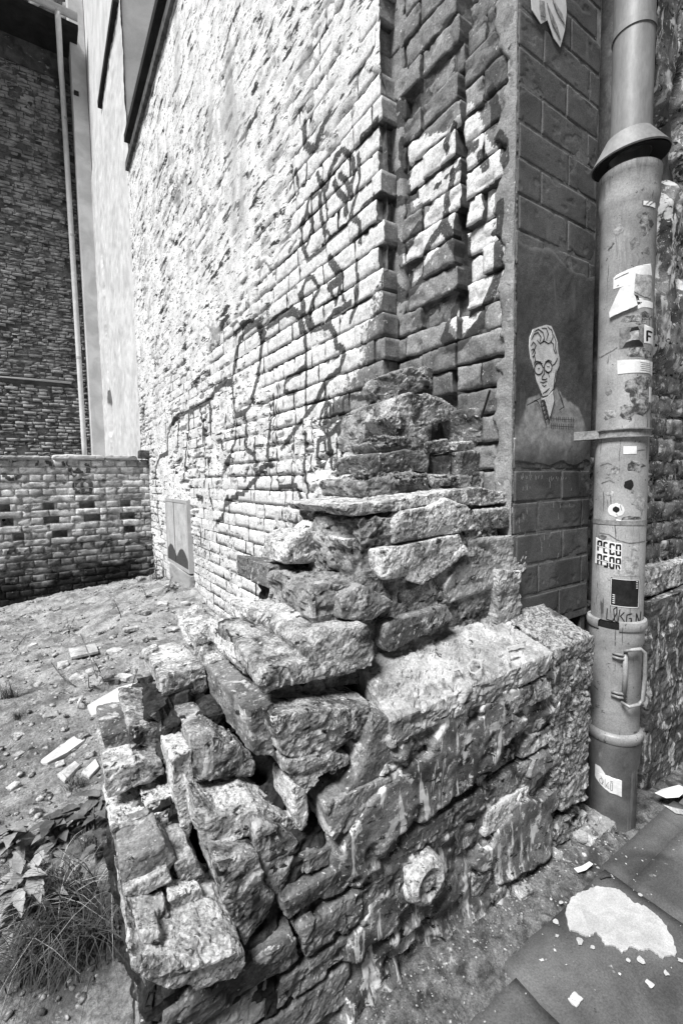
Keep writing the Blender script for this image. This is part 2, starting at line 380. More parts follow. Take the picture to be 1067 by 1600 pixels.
def rockbox(b, mat='rock', amp=.010, freq=13, res=.007, cut=3, cutamt=.2, name='stone', parent=None, strata=.5, rot=0.0, pit=.4, smooth_it=1):
    SEED[0] += 13; rs = random.Random(SEED[0])
    V = boxv(*b); c = V.mean(0); V = V+np.array([[rs.uniform(-1, 1)*.05*e for e in np.ptp(V, axis=0)] for _ in V])
    if rot: V = (V-c) @ np.array(Matrix.Rotation(rot, 3, 'Z')).T + c
    V, F = chop([tuple(v) for v in V], BOXF, cut, rs, cutamt) if cut else (V, BOXF)
    me = remesh(V, F, res); weather(me, SEED[0], amp, freq, strata, pit, smooth_it)
    return finish(me, name, mat, parent)

# layout constants (metres): X runs along the street, Y away from it, Z up
XM, XC, YC = 1.114, 1.184, 0.864           # side wall face, recessed strip face, street face
YE = 1.395                                 # where the proud side wall ends and the strip begins
YARD, YT, ZT1, Y2, ZT2, YR = 6.05, 6.45, 5.12, 8.6, 7.06, 11.0

# ------------------------------------------------------------------ graffiti strokes in wall coordinates (Y, Z)
def crop(pts, ox, oy, s): return [(ox+x*s, oy+y*s) for x, y in pts]
STROKES = []       # (plane, [(Y,Z)], half width, strength)
def stroke(plane, pts, w, st=1.0):
    q = [on(x, y, 0, XM if plane == 'm' else XC) for x, y in pts]
    STROKES.append((plane, [(a[1], a[2]) for a in q], w*(1.12 if plane == 'm' else 1.9), min(1, st*1.2)))
c7 = lambda *p: crop(p, 240, 460, .3374)
for pts, w, st in [
    (c7((30, 1060), (15, 900), (15, 800), (35, 750), (70, 735), (70, 650), (95, 580), (120, 560), (120, 620), (115, 720)), .020, 1),
    (c7((120, 560), (165, 545), (165, 600), (160, 700), (145, 850)), .018, .9),
    (c7((165, 545), (215, 520), (235, 600), (235, 680)), .020, 1), (c7((215, 520), (265, 490), (270, 560), (270, 640)), .020, 1),
    (c7((265, 490), (290, 440), (330, 410), (370, 410)), .024, .9),
    (c7((370, 410), (375, 330), (395, 220), (430, 160), (470, 130), (500, 150), (500, 230), (490, 330), (480, 410), (455, 510), (425, 545), (390, 560)), .017, .9),
    (c7((370, 410), (380, 500), (385, 570), (380, 660), (360, 750)), .011, 1), (c7((362, 745), (348, 775), (335, 795)), .024, 1),
    (c7((390, 560), (425, 545), (435, 600), (430, 690), (440, 720), (475, 745), (480, 790)), .013, 1),
    (c7((540, 140), (590, 95), (640, 75), (680, 100), (700, 170), (705, 250), (705, 350), (705, 450), (705, 560), (690, 585)), .011, .95),
    (c7((540, 140), (590, 95), (640, 75), (680, 100)), .020, .8), (c7((500, 160), (515, 180), (500, 235)), .018, 1),
    (c7((700, 340), (650, 370), (610, 400), (605, 450), (635, 460), (655, 450)), .011, 1),
    (c7((690, 585), (640, 650), (600, 710)), .013, .8), (c7((545, 780), (500, 810), (470, 860), (420, 915), (370, 940), (330, 980), (320, 1030), (290, 1060)), .015, .95),
    (c7((710, 560), (760, 490), (800, 400), (860, 350), (890, 290), (880, 250), (850, 240), (840, 190), (820, 150), (770, 150), (730, 165), (710, 120), (690, 60), (680, 0)), .013, .75),
    (c7((555, 470), (555, 560), (540, 650), (530, 750)), .009, .9), (c7((710, 640), (705, 800), (715, 900), (715, 1040)), .011, 1),
    (c7((580, 900), (620, 885), (660, 885), (680, 940), (692, 980)), .010, .95), (c7((250, 770), (270, 760)), .014, 1),
    (c7((205, 940), (225, 950)), .03, .95), (c7((255, 880), (262, 940), (280, 1010)), .010, .8), (c7((330, 960), (345, 940)), .016, .9),
    (c7((775, 620), (780, 540), (800, 495), (820, 510), (822, 545)), .009, .6), (c7((790, 620), (840, 580), (880, 560), (885, 600), (830, 640)), .014, .55),
    (c7((880, 520), (885, 470), (940, 480), (1000, 480)), .009, .6), (c7((770, 680), (800, 660), (820, 650), (815, 740), (790, 800), (765, 770), (770, 690)), .011, .75),
    (c7((820, 650), (830, 790)), .010, .6), (c7((860, 640), (890, 690), (905, 640)), .014, .5),
]: stroke('m', pts, w, st)
_rd = random.Random(8)
for _k in range(34):
    _x = _rd.uniform(255, 545); _y = _rd.uniform(600, 700)+(_x < 400)*20; _l = _rd.uniform(30, 110)
    stroke('m', [(_x, _y), (_x+_rd.uniform(-3, 3), _y+_l*.5), (_x+_rd.uniform(-3, 3), _y+_l)], .0045, .75)
c6 = lambda *p: crop(p, 260, 200, .3187)
for pts, w, st in [
    (c6((680, -20), (680, 80), (710, 110), (740, 90), (765, 20), (800, -60)), .022, .85),
    (c6((740, 220), (760, 280), (790, 290), (800, 220), (840, 130), (870, 110), (910, 150), (920, 230), (900, 330)), .016, .7),
    (c6((850, 230), (880, 260), (910, 330)), .016, .85), (c6((820, 260), (840, 310), (880, 350), (880, 420)), .018, .8),
    (c6((750, 320), (760, 440), (780, 530)), .017, .7), (c6((740, 320), (700, 340), (690, 420), (660, 480), (665, 580), (690, 640)), .016, .8),
    (c6((700, 430), (720, 470), (700, 540), (680, 590)), .015, .7), (c6((770, 300), (790, 420), (780, 500), (800, 520)), .012, .6),
    (c6((940, 130), (950, 250), (930, 330), (900, 430), (960, 470), (950, 560)), .013, .8),
    (c6((690, 650), (780, 570), (860, 490), (940, 420), (1000, 350), (1060, 330)), .011, .9),
    (c6((500, 970), (560, 910), (620, 890), (650, 920), (660, 1000)), .018, .9), (c6((330, 1010), (380, 960), (430, 950), (450, 970)), .022, .9),
    (c6((680, 880), (670, 800), (690, 740), (720, 730), (750, 790), (720, 850), (700, 920), (720, 970)), .015, .75),
    (c6((780, 960), (820, 900), (860, 880), (900, 860)), .014, .8), (c6((930, 650), (940, 750), (930, 850), (900, 950)), .012, .7),
    (c6((800, 640), (830, 690), (860, 740), (800, 780)), .024, .85), (c6((800, 780), (830, 860), (850, 780), (870, 850)), .010, .7),
    (c6((610, 300), (640, 200), (650, 330), (620, 360)), .014, .5), (c6((960, 60), (1000, 20), (1040, -40)), .014, .8),
]: stroke('m', pts, w*.72, st)
c8 = lambda *p: crop(p, 560, 260, .2531)
c9 = lambda *p: crop(p, 560, 0, .2531)
for pts, w, st in [
    (c8((130, 360), (200, 440), (270, 520), (320, 460), (370, 370)), .010, .75), (c8((100, 560), (180, 690), (270, 810), (330, 750), (370, 690)), .011, .75),
    (c8((560, 30), (530, 200), (525, 360), (450, 460), (400, 560), (390, 650)), .007, .75), (c8((525, 360), (570, 440), (600, 500)), .010, .85),
    (c8((600, 440), (650, 460), (655, 560), (620, 690), (580, 830)), .007, .75), (c8((550, 880), (548, 1000)), .006, .7),
    (c8((540, 1060), (590, 1110), (640, 1090), (690, 1010), (730, 960)), .012, .65), (c8((885, 240), (872, 400), (865, 600), (835, 720), (785, 830), (720, 960)), .008, .75),
    (c9((880, 850), (910, 920), (915, 1010)), .008, .8), (c9((820, 560), (842, 680), (830, 760)), .008, .6),
    (c9((610, 1000), (650, 930), (715, 905)), .010, .55), (c9((750, 950), (790, 1030)), .008, .6), (c9((540, 930), (535, 880), (575, 770)), .007, .6),
    (c9((270, 880), (275, 960), (290, 1060), (230, 1090), (190, 1100)), .009, .8), (c9((150, 640), (240, 660), (330, 650)), .010, .6),
    (c9((250, 750), (270, 745)), .012, .9), (c9((330, 1180), (270, 1240), (240, 1250), (200, 1200)), .009, .7),
]: stroke('s', pts, w, st)
def seg_ink(plane, Y, Z):
    out = np.zeros(len(Y)); wob = None
    for pl, pts, w, st in STROKES:
        if pl != plane: continue
        ys = [a for a, _ in pts]; zs = [b for _, b in pts]
        m = np.where((Y > min(ys)-.06) & (Y < max(ys)+.06) & (Z > min(zs)-.06) & (Z < max(zs)+.06))[0]
        if not len(m): continue
        y, z = Y[m], Z[m]; d = np.full(len(m), 9.0)
        for (a, b), (c, e) in zip(pts[:-1], pts[1:]):
            dy, dz = c-a, e-b; L2 = dy*dy+dz*dz+1e-12
            t = np.clip(((y-a)*dy+(z-b)*dz)/L2, 0, 1); d = np.minimum(d, np.hypot(y-a-t*dy, z-b-t*dz))
        n = fbm(np.stack((y*30, z*30, y*0), 1), 2, 4)*.0022
        out[m] = np.maximum(out[m], st*sstep(w+.004, w-.003, d+n))
    return out
def inside(poly, y, z):
    r = np.zeros(len(y), bool); n = len(poly)
    for i in range(n):
        (a, b), (c, e) = poly[i], poly[(i+1) % n]
        k = ((b > z) != (e > z)) & (y < (c-a)*(z-b)/(e-b+1e-12)+a); r ^= k
    return r
FILL_S = [tuple(on(x, y, 0, XC)[1:]) for x, y in [(640, 215), (690, 205), (733, 160), (752, 192), (770, 235), (795, 228), (800, 270), (797, 330), (788, 400), (778, 450), (752, 490), (716, 520), (700, 500),
    (712, 470), (720, 440), (716, 390), (702, 360), (680, 395), (655, 425), (628, 445), (618, 420), (625, 395), (640, 370), (655, 350), (672, 320), (690, 300), (665, 310), (640, 320), (632, 260)]]
MASKPTS = [(400, 100, 1), (450, 40, 1), (330, 250, .62), (250, 400, 1), (220, 500, .9), (380, 330, .9), (540, 60, .7), (500, 150, .5), (430, 250, 1), (430, 705, .9), (500, 725, .9), (540, 745, .8), (390, 660, .62), (330, 700, .75), (280, 720, .8),
    (580, 150, .1), (570, 300, 0), (520, 400, .05), (450, 480, .12), (400, 560, .35), (330, 600, .42), (300, 650, .38), (560, 560, 0), (580, 650, 0), (490, 600, .3), (350, 840, 0), (400, 870, 0), (330, 900, 0), (450, 810, .1), (280, 880, .15),
    (300, 350, .40), (310, 300, .40), (262, 580, .45), (230, 640, .5), (200, 420, 1), (300, 100, 1), (280, 200, 1), (560, 20, .6), (470, 330, .2), (480, 250, .3), (420, 400, .42), (350, 480, .75), (300, 520, .8), (250, 480, .9), (220, 600, .8), (280, 450, .9), (360, 420, .9), (400, 480, .55), (360, 560, .55)]
_mp = np.array([tuple(on(x, y, 0, XM)[1:]) for x, y, v in MASKPTS]); _mv = np.array([v for _, _, v in MASKPTS])
_mq = np.stack((np.log(_mp[:, 0])*2.0, _mp[:, 1]/_mp[:, 0]*2.0), 1)
def plaster_mask(Y, Z):
    q = np.stack((np.log(Y)*2.0, Z/Y*2.0), 1); num = 0; den = 0
    for k in range(len(_mq)):
        w = 1.0/(((q-_mq[k])**2).sum(1)+.003)**1.6; num = num+w*_mv[k]; den = den+w
    m = num/den
    n = fbm(np.stack((Y*2.2, Z*3.0, Y*0), 1), 4, 11)*.30+fbm(np.stack((Y*9, Z*12, Y*0), 1), 3, 19)*.16
    return m+n
def fillmask(plane, Y, Z):
    if plane == 's': return inside(FILL_S, Y, Z)*1.0
    n = fbm(np.stack((Y*3, Z*3, Y*0+5), 1), 4, 23)
    # whitewash over the side wall, worn off towards the torn edge and low down near it
    near = sstep(1.42, 1.95, Y+n*.18+np.clip(Z-1.45, -.6, .5)*.75)
    return np.clip(near*(.82+.25*n)*(1-.42*sstep(.85, .45, Z+.12*n)), 0, 1)

# ------------------------------------------------------------------ brick faces
def brick_geo(u0, u1, v0, v1, out, depth, nu, nv, seed, rough=.004, wear=.008):
    u = np.linspace(u0, u1, nu+1); v = np.linspace(v0, v1, nv+1); U, Vv = np.meshgrid(u, v, indexing='ij')
    P = np.stack((U.ravel(), Vv.ravel(), np.full(U.size, seed*.371)), 1)
    e = np.minimum(np.minimum(U-u0, u1-U), np.minimum(Vv-v0, v1-Vv)).ravel()
    W = out+rough*.45*fbm(P*np.array([14, 22, 1]), 3, seed % 97)+min(.0012, rough*.5)*fbm(P*90, 2, seed % 83)+(P[:, 0]-u0-.5*(u1-u0))*.03*(_TB[seed % 65536]-.5)-wear*sstep(.0045, 0, e+.005*fbm(P*30, 2, 5))-rough*2.4*sstep(.38, .50, fbm(P*np.array([22, 32, 1]), 3, 3+seed % 53))
    ja = min(.004, rough); jx = fbm(P*30+3, 2, seed % 91)*ja*(e < .001); jy = fbm(P*30+9, 2, seed % 89)*ja*(e < .001)
    G = np.stack((U.ravel()+jx, Vv.ravel()+jy, W), 1)
    id_ = np.arange((nu+1)*(nv+1)).reshape(nu+1, nv+1)
    F = np.stack((id_[:-1, :-1], id_[1:, :-1], id_[1:, 1:], id_[:-1, 1:]), -1).reshape(-1, 4)
    ring = np.concatenate((id_[:-1, 0], id_[-1, :-1], id_[1:, -1][::-1], id_[0, 1:][::-1]))
    A = G[ring].copy(); A[:, 2] -= .0025; B = G[ring].copy(); B[:, 2] = out-depth; nb = len(G); k = len(ring); i = np.arange(k); j = (i+1) % k
    F = np.concatenate((F, np.stack((ring[i], nb+i, nb+j, ring[j]), 1), np.stack((nb+i, nb+k+i, nb+k+j, nb+j), 1)))
    return np.concatenate((G, A, B)), F
def face_x(G, xp): return np.stack((xp-G[:, 2], G[:, 0], G[:, 1]), 1)        # a face that looks towards -X
def face_y(G, yp): return np.stack((G[:, 0], yp-G[:, 2], G[:, 1]), 1)        # a face that looks towards -Y

def grid(us, vs, wfun):
    U, V = np.meshgrid(us, vs, indexing='ij'); G = np.stack((U.ravel(), V.ravel(), wfun(U.ravel(), V.ravel())), 1)
    id_ = np.arange(len(us)*len(vs)).reshape(len(us), len(vs))
    return G, np.stack((id_[:-1, :-1], id_[1:, :-1], id_[1:, 1:], id_[:-1, 1:]), -1).reshape(-1, 4)
CRS = .086      # course height of the side wall
CR2 = .077      # course height of the other brick walls

# ================================================================== SETTING: ground
def lot_z(X, Y):
    t = np.clip((Y-1.2)/5, 0, 1)
    return .055-.040*np.clip(Y-3.0, -1.2, 9)*1.0+.11*(X-1.1)*t
put('ground', boxv(-120, 120, -120, 120, -.9, -.7), BOXF, 'dirt')['kind'] = 'structure'
xs = np.concatenate((np.linspace(-4, -.8, 40), np.linspace(-.78, 1.16, 230)))
ys = np.concatenate((np.linspace(.25, 3, 260), np.linspace(3.02, 6.1, 130)))
def lw(U, V):
    P = np.stack((U, V, U*0), 1)
    heap = .10*np.exp(-(((U-.95)/.45)**2+((V-4.6)/.9)**2))+.05*np.exp(-(((U-.55)/.4)**2+((V-2.3)/.8)**2))
    d1, d2, _ = worley(P*np.array([14, 14, 1]), 3)
    return lot_z(U, V)-.30*sstep(.80, .68, V)*sstep(.06, .16, U)+heap+fbm(P*1.6, 4, 2)*.045+fbm(P*9, 4, 6)*.020+fbm(P*40, 3, 9)*.009+.012*np.clip(.45-d1, 0, 1)*sstep(-.2, .4, fbm(P*2.5, 3, 14))
G, F = grid(xs, ys, lw)
lot = put('lot_ground', G, F, 'dirt', smooth=True, center=False); lot['kind'] = 'structure'; lot['label'] = 'bare rubble strewn dirt of the empty lot'
def gz(x, y): return float(lw(np.array([x]), np.array([y]))[0])

# pavement bed and slabs on the street side
xs = np.linspace(.30, 2.6, 260); ys = np.linspace(-1.0, .74, 200)
def bw_(U, V):
    P = np.stack((U, V, U*0), 1)
    return -.030+.052*sstep(.50, .70, V+.03*fbm(P*6, 3, 4))*sstep(1.47, 1.36, U)+fbm(P*22, 4, 8)*.006+fbm(P*70, 2, 9)*.003
G, F = grid(xs, ys, bw_)
pav = put('pavement', G, F, 'street_bed', smooth=True, center=False); pav['kind'] = 'structure'; pav['label'] = 'gritty pavement bed along the foot of the wall'
def slab(x0, x1, y0, y1, z, seed):
    x0, x1, y0, y1 = x0+.002, x1-.002, y0+.002, y1-.002; nx, ny = max(2, int((x1-x0)/.03)), max(2, int((y1-y0)/.03)); u = np.linspace(x0, x1, nx+1); v = np.linspace(y0, y1, ny+1)
    U, V = np.meshgrid(u, v, indexing='ij'); P = np.stack((U.ravel(), V.ravel(), U.ravel()*0), 1)
    e = np.minimum(np.minimum(U-x0, x1-U), np.minimum(V-y0, y1-V)).ravel()
    W = z+fbm(P*5, 2, seed)*.0012-.0008*(e < .001); id_ = np.arange((nx+1)*(ny+1)).reshape(nx+1, ny+1)
    F = np.stack((id_[:-1, :-1], id_[1:, :-1], id_[1:, 1:], id_[:-1, 1:]), -1).reshape(-1, 4)
    ring = np.concatenate((id_[:-1, 0], id_[-1, :-1], id_[1:, -1][::-1], id_[0, 1:][::-1]))
    G = np.stack((U.ravel()+fbm(P*40, 2, 3)*.0025*(e < .001), V.ravel()+fbm(P*40, 2, 5)*.0025*(e < .001), W), 1)
    B = G[ring].copy(); B[:, 2] -= .06; nb = len(G); k = len(ring); i = np.arange(k); j = (i+1) % k
    F = np.concatenate((F, np.stack((ring[i], nb+i, nb+j, ring[j]), 1)))
    put('slab', np.concatenate((G, B)), F, 'slab', pav)
J = .0025
SLABS = [(.805, 1.238, .125, .60), (1.2415, 1.70, .545, .612), (1.2415, 1.70, .100, .5420), (1.703, 2.16, .545, .60), (1.703, 2.16, .10, .5405), (.36, .80, .125, .565), (.36, .80, -.32, .12), (.805, 1.238, -.32, .12), (1.2415, 1.70, -.34, .096), (1.703, 2.16, -.34, .096)]
for k, s in enumerate(SLABS): slab(*s, .012+.0012*(k % 3), k)

# ================================================================== graffiti house
house = tag(empty('graffiti_house', (XM, 3.0, 0)), 'tall brick house with graffiti covered side wall of flaking white plaster', 'building')
def yspace(a, b, s0, k):
    out = [a]
    while out[-1] < b: out.append(out[-1]+max(s0, k*out[-1]))
    return np.array(out)
us = yspace(YE, YT+.05, .0065, .0046)
vs = np.concatenate((np.arange(-.15, 2.4, .0095), np.arange(2.4, ZT1+.02, .018)))
def joint(Y, Z):    # 1 in mortar joints of the coursed wall
    r = Z/CRS; k = np.floor(r); fz = np.abs(r-k-.5)
    bed = sstep(.36, .46, fz)
    off = np.where(k % 2 == 0, 0, .125)
    fy = np.abs(((Y+off)/.25) % 1-.5)
    return np.maximum(bed, .8*sstep(.455, .485, fy)*(1-bed))
BARE = [0]
def side_w(U, V):
    m = plaster_mask(U, V); P = np.stack((U, V, U*0), 1)
    t = sstep(.36, .50, m)
    flush = sstep(-.05, .45, fbm(P*np.array([3.2, 4.5, 1]), 3, 40)+.35*fbm(P*18, 2, 42))*sstep(1.45, 1.8, U)
    mort = -.023*(1-flush)-.004*flush+.005*fbm(P*30, 3, 41)
    jt = joint(U, V)
    far = sstep(1.5, 2.6, U)
    pl = .009+.0035*fbm(P*5, 3, 43)+.0030*fbm(P*26, 3, 45)
    pl -= (.008+.010*far)*jt*sstep(.68, .46, m+.10*fbm(P*3, 3, 47))
    pit = fbm(P*np.array([7, 26, 1])+np.stack((V*9, U*0, U*0), 1), 3, 49)
    pl -= .022*sstep(.44, .56, pit)*sstep(-.1, .4, fbm(P*1.3, 3, 51))
    d1, d2, _ = worley(P*np.array([5, 5, 1]), 8)
    pl -= .010*sstep(.06, 0, d2-d1)*sstep(.1, .5, fbm(P*1.7, 2, 53))
    w = mort*(1-t)+pl*t
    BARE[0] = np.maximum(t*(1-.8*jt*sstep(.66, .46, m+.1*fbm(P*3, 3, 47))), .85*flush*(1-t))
    return w
G, F = grid(us, vs, side_w)
ink = seg_ink('m', G[:, 0], G[:, 1]); fl = np.maximum(fillmask('m', G[:, 0], G[:, 1]), .0)
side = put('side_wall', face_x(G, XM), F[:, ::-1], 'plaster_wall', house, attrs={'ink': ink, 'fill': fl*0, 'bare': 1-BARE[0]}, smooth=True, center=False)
side['label'] = 'flaking white plaster and mortar of the graffiti wall'
# bricks of the side wall
cand = []
rb = random.Random(3)
for k in range(int(-.1/CRS)-1, int(ZT1/CRS)):
    z0 = k*CRS; off = 0 if k % 2 == 0 else .125
    y = YE+rb.choice([0, 0, 0, .008, .03])*(k > 12)+rb.uniform(-.014, .004); first = True
    n = 0
    while y < YT:
        L = rb.choice([.06, .125, .19, .25] if first else [.125, .125, .25, .25, .19]); a, b = (y if first else y+.004), y+L-.005; y += L; first = False
        cand.append((a, b, z0+.0028+rb.uniform(-.0015, .0015), z0+CRS-.0028+rb.uniform(-.0015, .0015)))
cand = np.array(cand)
tests = [plaster_mask(cand[:, 0]*(1-f)+cand[:, 1]*f, cand[:, 2]*(1-g)+cand[:, 3]*g) for f in (.1, .5, .9) for g in (.15, .85)]
mn = np.min(tests, 0); mn[cand[:, 0] < YE+.06] = 0; vis = cand[mn < .48]
vis = vis[vis[:, 0] < YT-.3]
size = ((vis[:, 1]-vis[:, 0])*.077)/vis[:, 0]**2.2
# what the frame shows: keep those that fall inside the picture
def proj(p):
    q = np.asarray(p)-CO; z = q @ CF; return 533.5+FPX*(q @ CR)/z, 800-FPX*(q @ CU)/z
pv = np.array([proj((XM, (a+b)/2, (c+d)/2)) for a, b, c, d in vis]); inf = (pv[:, 0] > -20) & (pv[:, 0] < 1080) & (pv[:, 1] > -60) & (pv[:, 1] < 1620)
vis = vis[inf]; size = size[inf]; order = np.argsort(-size); vis = vis[order]
mass = MB(); mi, mf, mk_ = [], [], []
for i, (a, b, c, d) in enumerate(vis):
    sd_ = i*7+3; r = random.Random(sd_); near = a < 2.1
    out = r.uniform(-.003, .003)+(.002 if near else 0)
    nu = max(3, min(26, int((b-a)/(.0095*max(1, a/1.6))))); nv = max(2, min(8, int(.065/(.0095*max(1, a/1.6)))))
    jx = lambda: r.uniform(-.004, .004)
    end = a < YE+.06
    G, F = brick_geo(a, b, c+jx()*.5, d+jx()*.5, out+(r.uniform(-.004, .012) if end else 0), .075 if end else .05, nu, nv, sd_, rough=.0026, wear=.0035)
    Y, Z = G[:, 0], G[:, 1]; bk = np.arange(len(G)) >= (nu+1)*(nv+1); at = {'ink': seg_ink('m', Y, Z), 'fill': fillmask('m', Y, Z)*~bk, 'bare': bk*np.where((Y < a+.01) & end, .12, 1.0)}  # brick sides behind the front edge painted dark as joint shade
    W = face_x(G, XM)
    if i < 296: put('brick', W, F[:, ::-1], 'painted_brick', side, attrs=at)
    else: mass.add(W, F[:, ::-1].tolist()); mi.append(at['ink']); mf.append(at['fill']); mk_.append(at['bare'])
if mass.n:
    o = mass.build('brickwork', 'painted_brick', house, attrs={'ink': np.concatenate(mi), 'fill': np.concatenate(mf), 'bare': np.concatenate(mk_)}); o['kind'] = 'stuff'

# recessed strip beside the street corner
us = np.arange(YC+.002, YE+.10, .007); vs = np.arange(.70, 3.1, .0095)
def strip_w(U, V):
    P = np.stack((U, V, U*0), 1)
    w = -.028+.012*fbm(P*20, 3, 61)+.004*fbm(P*60, 2, 62)
    groove = sstep(.035, .010, np.abs(U-(1.085+.012*fbm(P*np.array([0, 5, 0]), 2, 66))))*sstep(1.55, 1.85, V)
    w = w-.13*groove
    w = w-.16*sstep(1.25, .8, np.hypot((U-1.096)/.062, (V-1.235)/.040))
    # plaster skin that still holds on at the corner
    edge = .925+.030*fbm(P*np.array([0, 9, 0]), 3, 63)+.018*fbm(P*30, 2, 64)
    t = sstep(edge+.004, edge-.006, U)
    # and a smear in the inner corner
    t2 = sstep(1.345, 1.365, U+.02*fbm(P*12, 3, 65))*sstep(1.62, 1.72, V)
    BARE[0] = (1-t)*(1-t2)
    return w*(1-t)*(1-t2)+t*(.010+.003*fbm(P*30, 3, 67))+t2*(.004+.004*fbm(P*14, 3, 69))
G, F = grid(us, vs, strip_w)
strip = put('corner_strip', face_x(G, XC), F[:, ::-1], 'corner_plaster', house, attrs=None, smooth=True, center=False)
ink = seg_ink('s', G[:, 0], G[:, 1]); fl = fillmask('s', G[:, 0], G[:, 1])*.0
strip['label'] = 'recessed strip of torn brickwork at the street corner'
material('strip_mortar', .20, .36, 12, fine=.3, fscale=140, bump=1.0, bscale=110, bdist=.005, rnd=0, ink=True, spots=[(20, .64, .05, .66, (1, 1, 1)), (16, .64, .05, .05, (1, 1, 1))])
strip.data.materials[0] = MAT['strip_mortar']
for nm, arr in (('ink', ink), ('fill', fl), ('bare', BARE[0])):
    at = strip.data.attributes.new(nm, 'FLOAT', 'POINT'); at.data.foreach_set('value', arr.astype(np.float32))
rb = random.Random(21)
for k in range(int(1.0/CRS), int(3.05/CRS)):
    z0 = k*CRS; odd = k % 2
    groove = z0 > 1.55
    pieces = [(1.275 if odd else 1.165, YE+.03), (1.105, 1.262 if odd else 1.152)]
    if odd: pieces = [(1.270, YE+.03), (1.105+rb.uniform(-.012, .014), 1.258)]
    else: pieces = [(1.105+rb.uniform(-.016, .016), 1.345), (1.353, YE+.03)]
    e = .925+.01*rb.uniform(-1, 1)
    pieces += [(e-.03, 1.088+rb.uniform(-.004, .004) if not groove else 1.060+rb.uniform(-.012, .01))] if odd else [(e-.03, .985), (.993, 1.088 if not groove else 1.058+rb.uniform(-.014, .006))]
    for j, (a, b) in enumerate(pieces):
        if a > 1.2 and z0 > 2.55: a += 0
        out = rb.uniform(-.008, .006)
        if rb.random() < .14 and z0 > 1.5: out -= .022
        if z0 < 1.30 and a < 1.3 and rb.random() < .25: continue
        if a < 1.14 and b > 1.05 and z0 < 1.265 and z0+CRS > 1.205: continue
        sd_ = k*31+j
        G, F = brick_geo(a, b, z0+rb.uniform(.002, .006), z0+CRS-rb.uniform(.002, .007), out, .06, max(4, int((b-a)/.0075)), 8, sd_, rough=.0032, wear=.0035)
        Y, Z = G[:, 0], G[:, 1]; bk = np.arange(len(G)) >= (max(4, int((b-a)/.0075))+1)*9
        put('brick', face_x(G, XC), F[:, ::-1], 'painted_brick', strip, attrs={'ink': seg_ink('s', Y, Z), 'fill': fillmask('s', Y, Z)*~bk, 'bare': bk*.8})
# hidden bulk of the house
box('wall_core', (XC+.19, 3.6, YE-.4, YT, -.2, ZT1-.05), 'grey_plaster', house)
box('wall_core', (XM+.055, XC+.13, YE+.07, YT, -.2, ZT1-.05), 'grey_plaster', house)
# eave: black verge board over a brown drip course
box('eave_board', (XM-.085, XM+.6, 2.2, YT-.25, ZT1+.02, ZT1+.10), 'black_tar', house)
box('drip_course', (XM-.045, XM+.2, 2.2, YT-.02, ZT1-.16, ZT1-.06), 'brown_trim', house, jit=.008)
# street face: dark painted courses
SBX = grid(np.arange(XC+.001, 1.605, .006), np.arange(.6, 3.2, .006), lambda U, V: U*0-.0014)
street = put('street_face', face_y(SBX[0], YC), SBX[1], 'dark_mortar', house, center=False)
street['label'] = 'dark painted street face with pale mortar lines'
SUIT = [(on(a, b, 1, YC)[0], on(a, b, 1, YC)[2]) for a, b in crop([(258, 632), (268, 604), (328, 578), (345, 600), (400, 560), (418, 540), (452, 592), (512, 632), (536, 655), (556, 720), (560, 800), (520, 838), (470, 852), (400, 848), (340, 862), (290, 850), (225, 858), (190, 838), (196, 770), (240, 730), (252, 680)], 740, 440, .3066)]
def spray(X, Z):
    n = fbm(np.stack((X*60, Z*60, X*0), 1), 3, 8); d = np.full(len(X), 9.0)
    for (a, b), (c, e) in zip(SUIT, SUIT[1:]+SUIT[:1]):
        dy, dz = c-a, e-b; t = np.clip(((X-a)*dy+(Z-b)*dz)/(dy*dy+dz*dz+1e-12), 0, 1); d = np.minimum(d, np.hypot(X-a-t*dy, Z-b-t*dz))
    sd_ = np.where(inside(SUIT, X, Z), d, -d); z0, z1 = SUIT[14][1], SUIT[0][1]
    soft = .004+.05*sstep(z1, z0, Z)
    return np.clip(sstep(-soft, soft, sd_+.004*n)*(.85+.25*n), 0, 1)
at = street.data.attributes.new('spray', 'FLOAT', 'POINT'); at.data.foreach_set('value', spray(SBX[0][:, 0], SBX[0][:, 1]).astype(np.float32))
rb = random.Random(5)
for k in range(0, 26):
    z0 = .62+k*.099; off = (.125 if k % 2 else 0)+rb.uniform(-.02, .02)
    x = XC-off
    while x < 1.60:
        a, b = max(x+.003, XC), min(x+.247, 1.60); x += .25
        if b-a < .02: continue
        cut_l = a > XC+.001
        G, F = brick_geo(a+(.001 if cut_l else 0), b, z0+.003+rb.uniform(0, .002), z0+.099-.003-rb.uniform(0, .002), rb.uniform(-.0005, .0005), .03, 56, 22, k*17+int(x*40), rough=.0005, wear=.0007)
        put('brick', face_y(G, YC), F, 'dark_paint', street, attrs={'spray': spray(G[:, 0], G[:, 1])})
# smooth dark coat of render over the middle of the street face
SR = [1.135, 1.78]
def coat_w(U, V):
    P = np.stack((U, V, U*0), 1); lo = SR[0]+.012*fbm(P*np.array([14, 0, 0]), 3, 131); hi = SR[1]+.02*fbm(P*np.array([9, 0, 0]), 3, 133)
    return .0022+.0008*fbm(P*9, 3, 135)+.0004*fbm(P*60, 2, 137)-.012*(1-sstep(lo-.004, lo+.003, V)*sstep(hi+.03, hi-.02, V))
G, F = grid(np.arange(XC+.001, 1.60, .0032), np.arange(1.10, 1.86, .0032), coat_w)
coat_o = put('render_coat', face_y(G, YC), F, 'dark_coat', house, attrs={'spray': spray(G[:, 0], G[:, 1])}, smooth=True, center=False)
coat_o['label'] = 'smooth dark render with a sprayed stencil of a man in suit and glasses'
